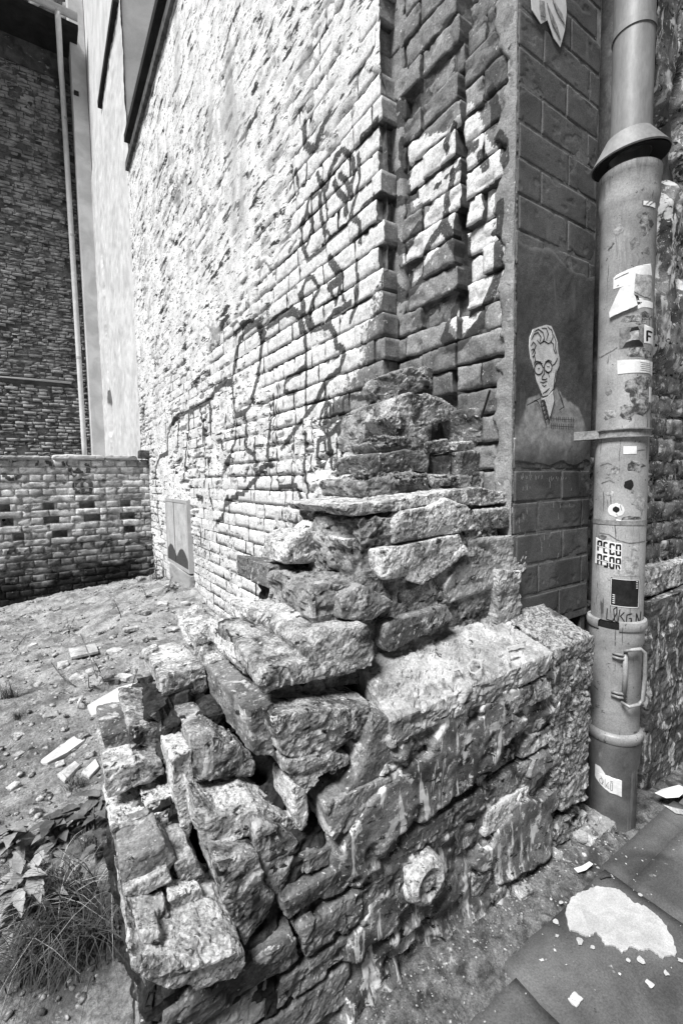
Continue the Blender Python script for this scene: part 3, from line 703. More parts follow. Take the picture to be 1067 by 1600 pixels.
# plaster arris at the corner edge
rockbox((XC-.010, XC+.010, YC+.002, YC+.035, 1.06, 3.1), 'corner_plaster', amp=.003, freq=20, res=.008, cut=0, name='corner_plaster', parent=house)
# torn poster high on the street face
def ragged(cx, cz, pts): return [(cx+a, cz+b) for a, b in pts]
def flat_y(name, poly, y, mat, parent, thick=.0015, bulge=0):
    n = len(poly); V = [(a, y, b) for a, b in poly]+[(a, y+thick, b) for a, b in poly]
    F = [tuple(range(n)), tuple(range(2*n-1, n-1, -1))]+[(i, n+i, n+(i+1) % n, (i+1) % n) for i in range(n)]
    return put(name, V, F, mat, parent)
def sy(pts, y=YC): return [(on(a, b, 1, y)[0], on(a, b, 1, y)[2]) for a, b in pts]
flat_y('poster_scrap', sy([(826, -6), (828, 18), (842, 40), (852, 34), (862, 62), (872, 76), (879, 50), (882, 20), (880, -6)]), YC-.006, 'paper_white', street)
for q in ([(858, 0), (874, 26), (879, 44), (866, 22)], [(850, 8), (866, 44), (872, 66), (858, 40)], [(838, 4), (846, 6), (848, 30), (840, 28)]):
    flat_y('poster_print', sy(q), YC-.0085, 'paper_grey', street)

# stencil portrait on the street face
def ribbons(name, strokes, w, mapf, mat, parent, closed=False, step=None):
    mb = MB()
    for s in strokes:
        pts, ww = (s if isinstance(s, tuple) and isinstance(s[1], (int, float)) and isinstance(s[0], list) else (s, w))
        P = np.array(pts, float)
        if step:
            Q = [P[0]]
            for a, b in zip(P[:-1], P[1:]):
                n = max(1, int(np.hypot(*(b-a))/step)); Q += [a+(b-a)*t/n for t in range(1, n+1)]
            P = np.array(Q)
        T = np.gradient(P, axis=0); T /= np.linalg.norm(T, axis=1)[:, None]+1e-9; Nn = np.stack((-T[:, 1], T[:, 0]), 1)
        prof = np.ones(len(P)); prof[0] = prof[-1] = .55
        A = P+Nn*ww*.5*prof[:, None]; B = P-Nn*ww*.5*prof[:, None]
        V = [mapf(*p) for p in np.concatenate((A, B))]; n = len(P)
        mb.add(V, [(i, i+1, n+i+1, n+i) for i in range(n-1)])
    return mb.build(name, mat, parent)
st = lambda *p: sy(crop(p, 740, 440, .3066))
flat_y('stencil_head', st((276, 330), (280, 285), (296, 245), (330, 232), (362, 222), (388, 228), (404, 262), (420, 310), (424, 368), (431, 392), (428, 430), (414, 462), (408, 510), (398, 545), (372, 578), (346, 585), (332, 552), (316, 512), (302, 452), (284, 395)), YC-.0040, 'stencil_white', coat_o, .0018)
flat_y('stencil_shirt', st((340, 600), (372, 585), (398, 558), (404, 600), (392, 660), (380, 690), (366, 640), (352, 606)), YC-.0042, 'stencil_white', coat_o, .0018)
mpy = lambda y: (lambda a, b: (a, y, b))
SW = .0044
hair = [st((285, 300), (300, 270), (320, 262), (335, 285), (328, 310)), st((300, 258), (322, 245), (345, 262), (352, 292), (340, 312)), st((338, 240), (362, 240), (372, 268), (362, 300)), st((368, 232), (390, 250), (396, 285), (384, 310)), st((398, 270), (410, 305), (408, 345), (416, 372)),
        st((283, 330), (296, 310), (310, 325), (300, 350), (290, 372)), st((284, 352), (296, 345), (306, 362), (294, 392)), st((290, 385), (302, 380), (306, 402), (298, 425)), st((382, 305), (398, 320), (400, 350), (410, 370)), st((315, 300), (330, 318), (352, 305), (372, 318), (390, 310))]
def circ(cx, cy, rx, ry, n=14): return [(cx+rx*math.cos(2*math.pi*k/n), cy+ry*math.sin(2*math.pi*k/n)) for k in range(n+1)]
face = [st(*circ(323, 446, 22, 30)), st(*circ(371, 437, 20, 28)), st((344, 440), (352, 437)), st((300, 420), (312, 408), (332, 412), (342, 422)), st((356, 412), (372, 402), (390, 408)), st((390, 432), (405, 420), (416, 400), (418, 390)), st((318, 446), (328, 444)), st((364, 434), (378, 436)),
        st((350, 440), (352, 470), (340, 488), (338, 498), (356, 502), (366, 494)), st((330, 512), (346, 518), (366, 508)), st((340, 528), (352, 536), (362, 528)), st((378, 545), (360, 562), (344, 572)), st((412, 450), (404, 500), (398, 545)), st((360, 455), (374, 470), (376, 488))]
ribbons('stencil_lines', hair+face, SW, mpy(YC-.0047), 'stencil_dark', coat_o)
coat = [st((330, 590), (338, 640), (352, 690), (362, 735)), st((345, 608), (356, 640), (372, 690), (378, 720)), st((396, 560), (404, 610), (388, 670), (372, 730)), st((418, 545), (440, 600), (452, 640), (428, 655), (438, 668)), st((262, 632), (300, 612), (330, 596)), st((300, 606), (318, 612), (330, 640))]
ribbons('stencil_coat_lines', coat, SW*.9, mpy(YC-.0048), 'stencil_dark', coat_o)
tie = [st((334+6*k, 618+22*k), (350+5*k, 606+22*k), (358+5*k, 622+22*k)) for k in range(5)]
ribbons('stencil_tie', tie, SW*1.5, mpy(YC-.0050), 'stencil_dark', coat_o)
rb = random.Random(11); bars = []
for row, (x0, x1, ya, yb) in enumerate(((388, 506, 694, 706), (388, 502, 728, 744))):
    x = x0
    while x < x1:
        w = rb.uniform(8, 14); bars.append((st((x, ya-6+(x-x0)*.05), (x+rb.uniform(-2, 2), yb+6+(x-x0)*.05)), .0052)); x += w
    bars.append((st((x0, (ya+yb)/2), (x1, (ya+yb)/2+6)), .003))
ribbons('stencil_ribbon_bars', bars, .003, mpy(YC-.0052), 'stencil_dark', coat_o)
chalk = []
for (x0, y0, n) in ((232, 1000, 9), (378, 1005, 8), (245, 1050, 4)):
    for k in range(n):
        x = x0+k*12+rb.uniform(-3, 3); chalk.append(st((x, y0-12+rb.uniform(-6, 6)), (x+rb.uniform(-5, 5), y0+6+rb.uniform(-6, 10))))
for k in range(26):
    x, y = rb.uniform(200, 520), rb.uniform(960, 1400); chalk.append(st((x, y), (x+rb.uniform(-4, 4), y+rb.uniform(8, 36))))
ribbons('paint_drips', chalk, .0016, mpy(YC-.0035), 'stencil_white', street)

# plinth of the house
PF = .700
ledge_px = [(592, 1112), (700, 1072), (860, 1012), (866, 1050), (760, 1090), (640, 1125), (600, 1150)]
pl_parent = house
def poly_rock(V, F, mat, amp, freq, res, name, parent, strata=.3, pit=.3, sm=1):
    SEED[0] += 13; me = remesh(V, F, res); weather(me, SEED[0], amp, freq, strata, pit, sm); return finish(me, name, mat, parent)
# sloped coping: from the wall (higher) out to the front edge
cx0, cx1 = .565, 1.136
V = [(cx0, PF-.004, .545), (cx1, PF-.004, .565), (cx1, PF-.004, .618), (cx0, PF, .600), (cx0+.05, .90, .50), (cx1, .90, .50), (cx1, .90, .690), (cx0+.05, .90, .672)]
F = [(0, 1, 2, 3), (5, 4, 7, 6), (3, 2, 6, 7), (1, 0, 4, 5), (0, 3, 7, 4), (2, 1, 5, 6)]
o = poly_rock(V, F, 'ledge_stone', .008, 14, .0050, 'plinth_coping', house, pit=1.0); o['label'] = 'pale sloping stone ledge of the house plinth'
V = [(1.142, PF, .15), (1.348, PF+.004, .10), (1.348, PF, .628), (1.142, PF-.006, .620), (1.142, .92, .15), (1.348, .92, .13), (1.348, .92, .70), (1.142, .92, .695)]
V2, F2 = chop(V, F, 0, random.Random(2), .1)
o = poly_rock(V, F, 'pebbledash', .011, 12, .0060, 'plinth_block', house, pit=.9); o['label'] = 'coarse pebbledash block at the end of the plinth'
rockbox((1.15, 1.335, .76, .95, -.05, .15), 'rock', .02, 14, .008, 3, .2, 'plinth_foot', house)
for b in ((1.16, 1.24, .70, .80, 0, .10), (1.23, 1.29, .71, .80, 0, .16), (1.28, 1.345, .70, .80, -.01, .07)):
    rockbox(b, 'rock', .016, 20, .006, 3, .25, 'plinth_stone', house)
def onledge(x, y):
    z = .64
    for _ in range(8): q = on(x, y, 2, z); z = .622+.36*(q[1]-PF)
    return tuple(on(x, y, 2, z+.007))
chalk2 = [[(702, 1058), (712, 1032), (722, 1052)], [(706, 1048), (720, 1044)], [(735, 1050), (730, 1040), (738, 1030), (750, 1032), (752, 1044), (742, 1052), (735, 1050)], [(791, 1012), (796, 1036)], [(791, 1012), (818, 1006)], [(794, 1024), (812, 1020)], [(826, 1030), (832, 1028)], [(655, 1072), (668, 1050), (676, 1066)], [(690, 1066), (686, 1048)]]
for grp in (chalk2[0:2], chalk2[2:3], chalk2[3:6], chalk2[6:7], chalk2[7:8], chalk2[8:9]):
    ribbons('chalk_letter', grp, 3.0, lambda x, y: onledge(x, y), 'mortar_spill', house, step=4)
# narrow slot between the houses
box('slot_back', (1.60, 1.80, 1.18, 1.25, 0, 3.4), 'dark_mortar', house)
box('slot_side', (1.575, 1.600, YC+.005, 1.18, 0, 3.4), 'dark_paint', house)
rb = random.Random(9)
for k in range(8):
    z0 = .55+k*.077
    for j in range(2):
        a = 1.56+j*.13+(k % 2)*.05; b = min(a+.12, 1.72)
        if b-a < .03: continue
        G, F = brick_geo(a, b, z0+.005, z0+.072, rb.uniform(-.01, .012), .08, 8, 5, k*5+j, rough=.005, wear=.008)
        put('brick', face_y(G, .90), F, 'old_brick', house)

# ================================================================== ruined wall stump
ruin = tag(empty('ruined_wall', (.6, .8, 0)), 'broken stepped stump of a rubble stone wall against the house corner', 'ruined wall')
core = [(.085, .17, .715, .80, -.1, .30), (.085, .20, .79, .90, -.1, .37), (.085, .26, .90, 1.12, -.1, .46), (.17, .42, .95, 1.25, -.1, .60), (.26, .55, .80, 1.05, -.1, .46),
        (.40, .75, .99, 1.25, -.1, .62), (.16, .32, .725, .92, -.1, .27), (.30, .46, .735, .92, -.1, .41), (.44, .64, .735, .99, -.1, .47), (.62, 1.16, .735, .92, -.1, .56), (.52, 1.18, .90, 1.30, -.1, .84), (.70, 1.16, .90, 1.32, -.1, 1.02)]
V = []; F = []
for b in core:
    n = len(V); V += [tuple(v) for v in boxv(*b)]; F += [tuple(i+n for i in f) for f in BOXF]
me = remesh(V, F, .0085); weather(me, 5, .030, 9, .4, .6, 2); o = finish(me, 'rubble_core', 'core_gap_shade', ruin)
o['label'] = 'crumbling mortar and rubble filling between the stones'
for b in ((.605, 1.165, .878, 1.10, .64, .99), (.485, .63, .862, 1.10, .62, .86), (.36, .50, .835, 1.0, .60, .70)):
    rockbox(b, 'rubble_mortar', .014, 16, .0075, 2, .12, 'bedding_mortar', ruin, pit=.8)
S = lambda px, Y0, d, mat='rock', **k: stone(px, Y0, d, mat, parent=ruin, **k)
# upper stub, flush with the street face
S([(530, 792), (600, 782), (690, 768), (745, 762), (795, 770), (805, 784), (760, 790), (690, 786), (618, 799), (545, 806)], .885, .32, 'pale_rock', amp=.008, cut=0, res=.005)
S([(615, 802), (673, 792), (699, 778), (731, 790), (748, 827), (662, 842), (615, 850)], .862, .23, 'pale_rock', amp=.007, cut=2)
S([(742, 795), (822, 790), (827, 806), (818, 824), (752, 828)], .868, .25, amp=.008, cut=2)
S([(586, 860), (728, 833), (733, 863), (700, 890), (662, 916), (630, 905), (586, 908)], .852, .20, 'pale_rock', amp=.006, cut=2)
S([(733, 842), (825, 834), (832, 866), (818, 892), (788, 915), (699, 945), (693, 915), (731, 866)], .864, .30, 'ledge_stone', amp=.006, cut=1, cutamt=.1)
S([(534, 932), (568, 913), (615, 938), (602, 958), (579, 970), (531, 968)], .835, .33, 'old_brick', amp=.007, cut=2, cutamt=.15)
S([(418, 884), (470, 884), (470, 934), (420, 920)], 1.12, .25, 'old_brick', amp=.008)
S([(446, 852), (478, 828), (520, 834), (524, 862), (492, 880), (444, 884)], 1.05, .16, 'pale_rock', amp=.012, cut=4)
S([(540, 842), (580, 838), (640, 842), (600, 856), (545, 858)], .90, .16, 'pale_rock', amp=.006, cut=0)
S([(484, 990), (573, 976), (598, 1013), (580, 1040), (526, 1056), (479, 1042), (470, 1012)], .80, .22, 'rock', amp=.008, cut=3)
S([(448, 965), (492, 950), (492, 1000), (482, 1040), (438, 1022)], .92, .20, 'pale_rock', amp=.014, cut=4)
S([(626, 925), (683, 903), (694, 935), (652, 958), (622, 950)], .868, .15, 'rock', amp=.008)
S([(596, 975), (702, 945), (708, 968), (640, 1002), (610, 1019), (597, 1016)], .842, .22, 'old_brick', amp=.007, cut=2)
S([(408, 1046), (480, 1034), (575, 1032), (594, 1042), (545, 1050), (490, 1066), (440, 1074), (415, 1086), (404, 1072)], .795, .28, 'rock', amp=.010, cut=2, tilt=.10)
S([(387, 1112), (428, 1096), (430, 1180), (396, 1184)], .785, .27, 'old_brick', amp=.006, cut=2, cutamt=.15)
S([(395, 960), (440, 955), (455, 985), (440, 1010), (400, 1005)], 1.02, .2, 'pale_rock', amp=.014)
S([(372, 1004), (440, 1008), (440, 1048), (385, 1056), (366, 1035)], .93, .22, 'pale_rock', amp=.012, cut=2)
S([(249, 1056), (321, 1042), (328, 1094), (302, 1112), (275, 1114), (253, 1086)], 1.05, .22, 'pale_rock', amp=.009, cut=3)
S([(303, 990), (345, 974), (377, 985), (372, 1030), (330, 1042), (308, 1020)], 1.16, .22, 'pale_rock', amp=.013, cut=5)
S([(328, 1034), (372, 1024), (384, 1050), (350, 1064), (326, 1058)], 1.08, .14, 'pale_rock', amp=.011, cut=4)
S([(203, 1142), (300, 1136), (324, 1118), (330, 1150), (302, 1164), (240, 1172), (206, 1160)], .99, .24, 'rock', amp=.012, cut=3)
S([(158, 1152), (215, 1140), (262, 1130), (262, 1160), (212, 1170), (166, 1180)], 1.02, .16, 'old_brick', amp=.006, cut=1)
S([(163, 1206), (215, 1190), (214, 1230), (170, 1247)], .945, .19, 'pale_rock', amp=.005, cut=2, cutamt=.12)
S([(205, 1200), (250, 1186), (258, 1210), (232, 1226), (206, 1232)], .935, .10, 'rock', amp=.009)
S([(170, 1292), (212, 1286), (268, 1262), (275, 1296), (230, 1308), (178, 1312)], .885, .15, 'pale_rock', amp=.010, cut=2)
S([(225, 1254), (275, 1240), (285, 1268), (240, 1282)], .90, .10, 'pale_rock', amp=.010)
S([(188, 1350), (258, 1316), (276, 1340), (264, 1362), (194, 1397)], .800, .12, 'old_brick', amp=.005, cut=1, cutamt=.12)
S([(190, 1392), (262, 1358), (270, 1376), (200, 1408)], .785, .10, 'pale_rock', amp=.006, cut=1)
S([(200, 1502), (232, 1510), (300, 1508), (368, 1490), (388, 1498), (380, 1526), (320, 1548), (240, 1544), (207, 1530)], .665, .20, 'pale_rock', amp=.009, cut=0, cutamt=.1, tilt=.10)
S([(205, 1432), (262, 1420), (270, 1448), (210, 1462)], .745, .09, 'rock', amp=.008)
S([(262, 1400), (318, 1392), (330, 1424), (275, 1440)], .765, .10, 'pale_rock', amp=.009)
S([(285, 1440), (335, 1430), (342, 1456), (296, 1468)], .735, .07, 'old_brick', amp=.007)
S([(215, 1464), (250, 1458), (256, 1476), (222, 1484)], .70, .05, 'pale_rock', amp=.006)
S([(268, 1340), (300, 1330), (322, 1372), (284, 1396)], .80, .10, 'rock', amp=.009)
S([(268, 1184), (302, 1174), (304, 1230), (300, 1300), (290, 1322), (272, 1240)], .865, .10, 'pale_rock', amp=.007, cut=2)
S([(302, 1160), (340, 1148), (402, 1188), (398, 1226), (340, 1238), (308, 1232)], .85, .18, 'rock', amp=.011, cut=4)
S([(305, 1252), (345, 1276), (400, 1262), (482, 1288), (458, 1312), (400, 1290), (388, 1306), (360, 1318), (335, 1325), (312, 1318)], .765, .16, 'pale_rock', amp=.009, cut=1)
S([(310, 1300), (345, 1290), (352, 1326), (326, 1342)], .775, .12, 'rock', amp=.008)
S([(397, 1284), (432, 1290), (468, 1314), (434, 1408), (424, 1402), (397, 1322)], .735, .14, 'rock', amp=.008, cut=2)
S([(336, 1342), (406, 1334), (412, 1380), (432, 1402), (428, 1440), (380, 1482), (350, 1412)], .722, .16, 'rock', amp=.009, cut=2)
S([(426, 1122), (500, 1110), (592, 1104), (600, 1132), (545, 1172), (490, 1192), (440, 1182)], .742, .13, 'rock', amp=.011, cut=2)
S([(445, 1192), (520, 1176), (562, 1190), (502, 1214), (480, 1244), (455, 1218)], .738, .14, 'rock', amp=.010)
S([(588, 1118), (640, 1124), (662, 1200), (600, 1252), (505, 1290), (565, 1204)], .712, .14, 'old_brick', amp=.004, cut=1, cutamt=.08)
S([(460, 1228), (484, 1238), (484, 1278), (470, 1300), (458, 1270)], .735, .1, 'pale_rock', amp=.006)
rockbox((1.09, 1.20, .845, .93, .60, .82), 'ledge_stone', .008, 16, .006, 2, .1, 'stone', ruin)
# round boss of mortar on the front
c = on(656, 1366, 1, .70); prof = []
RR = np.concatenate((np.linspace(.002, .050, 26), np.full(14, .052))); DD = np.concatenate((np.interp(np.linspace(0, 1, 26), [0, .3, .42, .55, .7, .9, 1], [.036, .036, .028, .034, .040, .034, .022]), np.linspace(.018, -.05, 14)))
TT = np.linspace(0, 2*math.pi, 72, endpoint=False); V = np.array([(c[0]+r_*math.cos(t_), .705-d_, c[2]+r_*1.06*math.sin(t_)) for r_, d_ in zip(RR, DD) for t_ in TT])
nn = V-np.array([c[0], .71, c[2]]); nn /= np.linalg.norm(nn, axis=1)[:, None]; V = V+nn*(.0045*fbm(V*30, 4, 9)-.004*sstep(.2, .5, fbm(V*60, 2, 19)))[:, None]
F = [(i*72+j, i*72+(j+1) % 72, (i+1)*72+(j+1) % 72, (i+1)*72+j) for i in range(39) for j in range(72)]
o = put('round_boss', V, np.array(F), 'pale_rock', ruin); o['label'] = 'round pale knob of stone on the front face'
# coursed rubble of the front face
def top_at(x): return np.interp(x, [.07, .16, .24, .30, .38, .46, .58, 1.2], [.26, .265, .275, .30, .35, .44, .565, .575])
rb = random.Random(17); z = -.03; row = 0
while z < .57:
    h = rb.uniform(.062, .088); x = .082+rb.uniform(0, .05) if row % 2 else .080
    while x < 1.17:
        w = rb.choice([.10, .13, .18, .24, .27])*rb.uniform(.9, 1.1)
        x1 = min(x+w, 1.17); zt = min(z+h, float(top_at((x+x1)/2)))
        if zt-z > .03 and x1-x > .04:
            y0 = PF+.010+rb.uniform(-.014, .018)
            m = rb.choice(['rock', 'rock', 'old_brick', 'old_brick', 'pale_rock', 'ledge_stone'])
            rockbox((x, x1-.010, y0, y0+.12, z+.003, zt-.009), m, rb.uniform(.0045, .008), rb.uniform(11, 17), .0056, 4, .10, 'stone', ruin, strata=.35, pit=1.0)
        x = x1
    z += h; row += 1
# patches of old render still sticking to the front face
def skin(U, V):
    P = np.stack((U, V, U*0), 1)
    m = fbm(P*np.array([4.2, 6.5, 1])+3.7, 4, 71)+.22*fbm(P*np.array([16, 26, 1]), 3, 72)
    for (bx, bz, rx, rz, g_) in ((.56, .40, .10, .07, .45), (.80, .40, .14, .09, .45), (1.0, .34, .12, .12, .4), (.72, .10, .2, .07, .2)):
        m = m+g_*np.exp(-(((U-bx)/rx)**2+((V-bz)/rz)**2))
    t = sstep(.04, .11, m)
    low = -.016+.016*fbm(P*np.array([7, 18, 1]), 3, 73)+.006*fbm(P*45, 3, 75)-.03*sstep(.2, .5, fbm(P*np.array([6, 14, 1]), 3, 77))
    w = low*(1-t)+t*(.004+.003*fbm(P*12, 3, 78)+.0012*fbm(P*60, 2, 79))
    w -= .11*sstep(-.045, .0, V-top_at(U)+.008*fbm(P*20, 2, 7))*sstep(.66, .56, U)+.06*sstep(.47, .38, U+.05*fbm(P*8, 3, 85))
    return w+.030*sstep(.10, -.02, V)
G, F = grid(np.arange(.085, 1.165, .0045), np.arange(-.05, .60, .0045), skin)
F = F[(G[F, 1].max(1) < top_at(G[F[:, 0], 0])+.012*fbm(np.stack((G[F[:, 0], 0]*9, G[F[:, 0], 0]*0, G[F[:, 0], 0]*0), 1), 3, 5))]
o = put('old_render', face_y(G, PF), F, 'stained_render', ruin, smooth=True, center=False); o['label'] = 'patches of stained old render on the front of the stump'
# toothed remains of the cross wall above the stub
B = lambda px, Y0, d, mat='old_brick', **k: stone(px, Y0, d, mat, parent=ruin, **k)
B([(560, 752), (640, 738), (700, 742), (790, 744), (796, 764), (740, 768), (640, 774), (566, 778)], 1.00, .24, 'rubble_mortar', amp=.014, cut=0)
B([(576, 712), (640, 702), (672, 706), (672, 738), (620, 738), (580, 742)], 1.03, .20, amp=.009, cut=2)
B([(676, 712), (708, 710), (706, 744), (678, 744)], 1.04, .15, amp=.006, cut=1)
B([(716, 706), (786, 704), (790, 742), (720, 744)], 1.00, .20, amp=.009, cut=2)
B([(666, 692), (706, 684), (712, 704), (668, 708)], 1.02, .18, 'rock', amp=.008)
B([(712, 690), (775, 688), (780, 704), (714, 706)], 1.02, .18, 'pale_rock', amp=.008)
B([(590, 690), (650, 684), (668, 700), (600, 710)], 1.08, .16, 'rubble_mortar', amp=.012)
B([(606, 652), (618, 622), (650, 610), (690, 622), (714, 642), (720, 654), (690, 658), (674, 664), (666, 700), (640, 696), (620, 676)], 1.10, .16, 'rock', amp=.012, cut=2)
B([(646, 668), (674, 664), (674, 696), (648, 700)], 1.06, .10, amp=.006)
B([(572, 640), (606, 620), (612, 660), (600, 700), (566, 704)], 1.24, .16, 'rubble_mortar', amp=.014)
B([(590, 590), (640, 572), (690, 574), (700, 600), (650, 612), (600, 628)], 1.20, .12, 'rubble_mortar', amp=.014, cut=2)
B([(740, 636), (790, 630), (792, 690), (750, 690)], .99, .16, amp=.006, cut=1)
B([(470, 850), (520, 812), (560, 800), (560, 835), (500, 862)], 1.16, .16, 'pale_rock', amp=.012)
# moss cushions clinging to the torn edge
for px, Yp, r_ in (((600, 596), 1.28, .05), ((590, 640), 1.30, .045), ((612, 690), 1.08, .05), ((640, 748), 1.00, .055), ((585, 745), 1.05, .05), ((660, 590), 1.24, .04), ((700, 752), .99, .04)):
    q = on(px[0], px[1], 1, Yp)
    rockbox((q[0]-r_, q[0]+r_, q[1]-.02, q[1]+.06, q[2]-r_*.28, q[2]+r_*.28), 'moss', .014, 34, .005, 3, .2, 'moss_cushion', ruin, smooth_it=2)
V, F = tube([on(752, 652, 0, 1.15), on(765, 610, 0, 1.10)], .0035, 8)
tag(put('iron_rod', V, F, 'rust_rod'), 'thin rusty iron rod sticking up from the torn brickwork', 'rod')

# ================================================================== yard wall
yard = tag(empty('yard_wall', (.2, YARD, -.2)), 'low whitewashed brick yard wall with dark damp foot and rows of holes', 'wall')
HOLES = []; _rh = random.Random(77)
for _k, _o in ((10, 0.0), (8, .03), (6, .07)):
    for _i in range(-4, 3):
        if _rh.random() < .85: HOLES.append((.80+_i*.385+_o+_rh.uniform(-.03, .03), _k, _rh.uniform(.10, .17)))
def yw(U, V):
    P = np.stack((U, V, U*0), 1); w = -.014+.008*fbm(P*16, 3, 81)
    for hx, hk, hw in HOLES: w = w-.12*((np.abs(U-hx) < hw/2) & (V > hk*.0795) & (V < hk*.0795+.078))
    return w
G, F = grid(np.arange(-1.5, XM+.02, .011), np.arange(-.5, 1.36, .011), yw)
ym = put('mortar_bed', face_y(G, YARD), F, 'yard_brick', yard, smooth=True, center=False)
YST = []
cl = lambda *p: [tuple(on(x, y, 1, YARD)[[0, 2]]) for x, y in crop(p, 0, 680, .3093)]
YLINES = [cl((190, 150), (215, 115), (240, 130), (265, 160)), cl((320, 100), (330, 150)), cl((350, 160), (375, 205), (400, 170), (420, 200), (445, 195), (450, 160), (435, 150)), cl((385, 240), (410, 225), (455, 235), (465, 265), (455, 295), (395, 295), (375, 260), (385, 240)), cl((415, 235), (420, 290)), cl((20, 200), (60, 230), (105, 205)), cl((60, 130), (110, 115), (150, 120)),
          cl((300, 560), (340, 600), (370, 570)), cl((520, 560), (560, 530), (570, 590)), cl((640, 550), (680, 530), (740, 560)), cl((700, 520), (750, 520)), cl((40, 620), (60, 570), (100, 600))]
def yard_ink(X, Z):
    out = np.zeros(len(X))
    for pts in YLINES:
        d = np.full(len(X), 9.0)
        for (a, b), (c, e) in zip(pts[:-1], pts[1:]):
            dy, dz = c-a, e-b; t = np.clip(((X-a)*dy+(Z-b)*dz)/(dy*dy+dz*dz+1e-12), 0, 1); d = np.minimum(d, np.hypot(X-a-t*dy, Z-b-t*dz))
        out = np.maximum(out, .85*sstep(.028, .012, d))
    return out
rb = random.Random(31)
for k in range(-6, 17):
    z0 = k*.0795; hole_row = k in (6, 8, 10)
    L = .125 if (k % 2 == 0) else .25; x = -1.45+(0 if k % 2 else .06)+rb.uniform(-.02, .02); j = 0
    while x < XM-.01:
        a, b = x+.005, min(x+L-.006, XM-.008); x += L; j += 1
        if b-a < .03: continue
        hit = [h for h in HOLES if h[1] == k and a < h[0]+h[2]/2 and b > h[0]-h[2]/2]
        if hit:
            h = hit[0]; l_, r_ = h[0]-h[2]/2, h[0]+h[2]/2
            if l_-a > .03: b = l_
            elif b-r_ > .03: a = r_
            else: continue
        out = rb.uniform(-.006, .006)
        G, F = brick_geo(a, b, z0+rb.uniform(.004, .008), z0+.0795-rb.uniform(.004, .009), out, .06, max(4, int((b-a)/.022)), 4, k*41+j, rough=.006, wear=.005)
        put('brick', face_y(G, YARD), F, 'yard_brick', ym, attrs={'ink': yard_ink(G[:, 0], G[:, 1]), 'fill': np.zeros(len(G))})
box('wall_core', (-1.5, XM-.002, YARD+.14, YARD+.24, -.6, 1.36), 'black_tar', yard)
for a, b in ((-1.5, -.42), (-.415, .10), (.105, .62), (.625, .98)):
    rockbox((a, b, YARD-.03, YARD+.26, 1.355+rb.uniform(-.004, .004), 1.405+rb.uniform(-.01, .006)), 'grey_plaster', .010, 6, .018, 2, .1, 'coping', yard)
rockbox((.99, XM+.03, YARD-.10, YARD+.05, 1.37, 1.47), 'brown_trim', .01, 9, .014, 1, .1, 'end_block', yard)

# ================================================================== houses behind
nb = tag(empty('plastered_house', (XM, 7.5, 0)), 'white plastered house rising behind the yard wall with black eave', 'building')
def nw(U, V):
    P = np.stack((U, V, U*0), 1); w = .004+.010*fbm(P*2.5, 4, 91)+.006*fbm(P*14, 3, 93)
    col = sstep(.14, .10, np.abs(U-9.55+.10*fbm(P*1.7, 3, 95)))*sstep(5.6, 5.2, V)*sstep(1.0, 1.4, V)
    return w-.05*col*(.6+.4*joint(U, V))-.40*sstep(.20, .16, np.hypot((U-9.5)*.55, np.maximum(V-2.55, 0)*.8+np.maximum(2.05-V, 0)*2))
G, F = grid(np.arange(YT+.05, YR, .03), np.arange(-.3, ZT2+.03, .03), nw)
put('side_wall', face_x(G, XM), F[:, ::-1], 'white_plaster', nb, smooth=True, center=False)
put('gable_wall', boxv(XM+.012, 3.6, YT+.06, YT+.5, ZT1-.3, ZT2+3.5), BOXF, 'grey_plaster', nb)
box('eave_board', (XM-.055, XM+.5, YT+.2, Y2, ZT2+.03, ZT2+.12), 'black_tar', nb)
box('wall_core', (XM+.5, 3.6, YT+.5, YR+.5, -.2, 3.3), 'white_plaster', nb)
box('upper_wall', (XM+.03, 3.6, YT+.51, YR+.5, 3.3, ZT2+3.4), 'white_plaster', nb)
sh = box('plaster_shaft', (.88, XM+.02, YR-.45, YR-.02, -.2, 13), 'white_plaster', nb); sh['label'] = 'tall white plastered shaft in the far corner'
box('shaft_bracket', (.90, .98, YR-.50, YR-.45, 8.52, 8.58), 'black_tar', nb)

rear = tag(empty('rear_brick_building', (0, YR, 0)), 'tall dark rough brick building behind the yard wall with gutter', 'building')
G, F = grid(np.arange(-1.3, .97, .03), np.arange(1.0, 9.75, .03), lambda U, V: -.012+.012*fbm(np.stack((U*9, V*9, U*0), 1), 3, 97))
rm = put('mortar_bed', face_y(G, YR), F, 'rear_mortar', rear, smooth=True, center=False)
rb = random.Random(51); mass = MB(); cnt = 0
for k in range(int(1.32/.066), int(9.05/.066)):
    z0 = k*.066; x = -1.25-rb.uniform(0, .2)
    long_gap = abs(z0-3.05) < .06 
    while x < .95:
        L = rb.choice([.22, .22, .11, .18]); a, b = x, min(x+L-.012, .95); x += L
        if b-a < .03 or rb.random() < .04: continue
        if long_gap and -.62 < a < .60: continue
        if .60 < a < .66 and z0 > 3: continue
        dz = rb.uniform(-.006, .006); G, F = brick_geo(a, b, z0+.005+dz, z0+.066-.007+dz, rb.uniform(-.012, .016), .05, 3, 2, k*53+int(x*37), rough=.010, wear=.006)
        if b > -.95 and cnt < 298: put('brick', face_y(G, YR), F, 'rear_brick', rm); cnt += 1
        else: mass.add(face_y(G, YR), F.tolist())
o = mass.build('brickwork', 'rear_brick', rear); o['kind'] = 'stuff'
box('wall_core', (-1.4, .955, YR+.05, YR+.6, -.5, 16), 'rear_mortar', rear)
box('lintel', (-.66, .60, YR-.03, YR+.05, 3.115, 3.15), 'grey_plaster', rear, jit=.008)
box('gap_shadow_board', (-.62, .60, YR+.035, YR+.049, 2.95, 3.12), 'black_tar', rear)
box('soffit', (-2.5, 1.0, YR-.80, YR+.04, 9.46, 9.54), 'black_tar', rear)
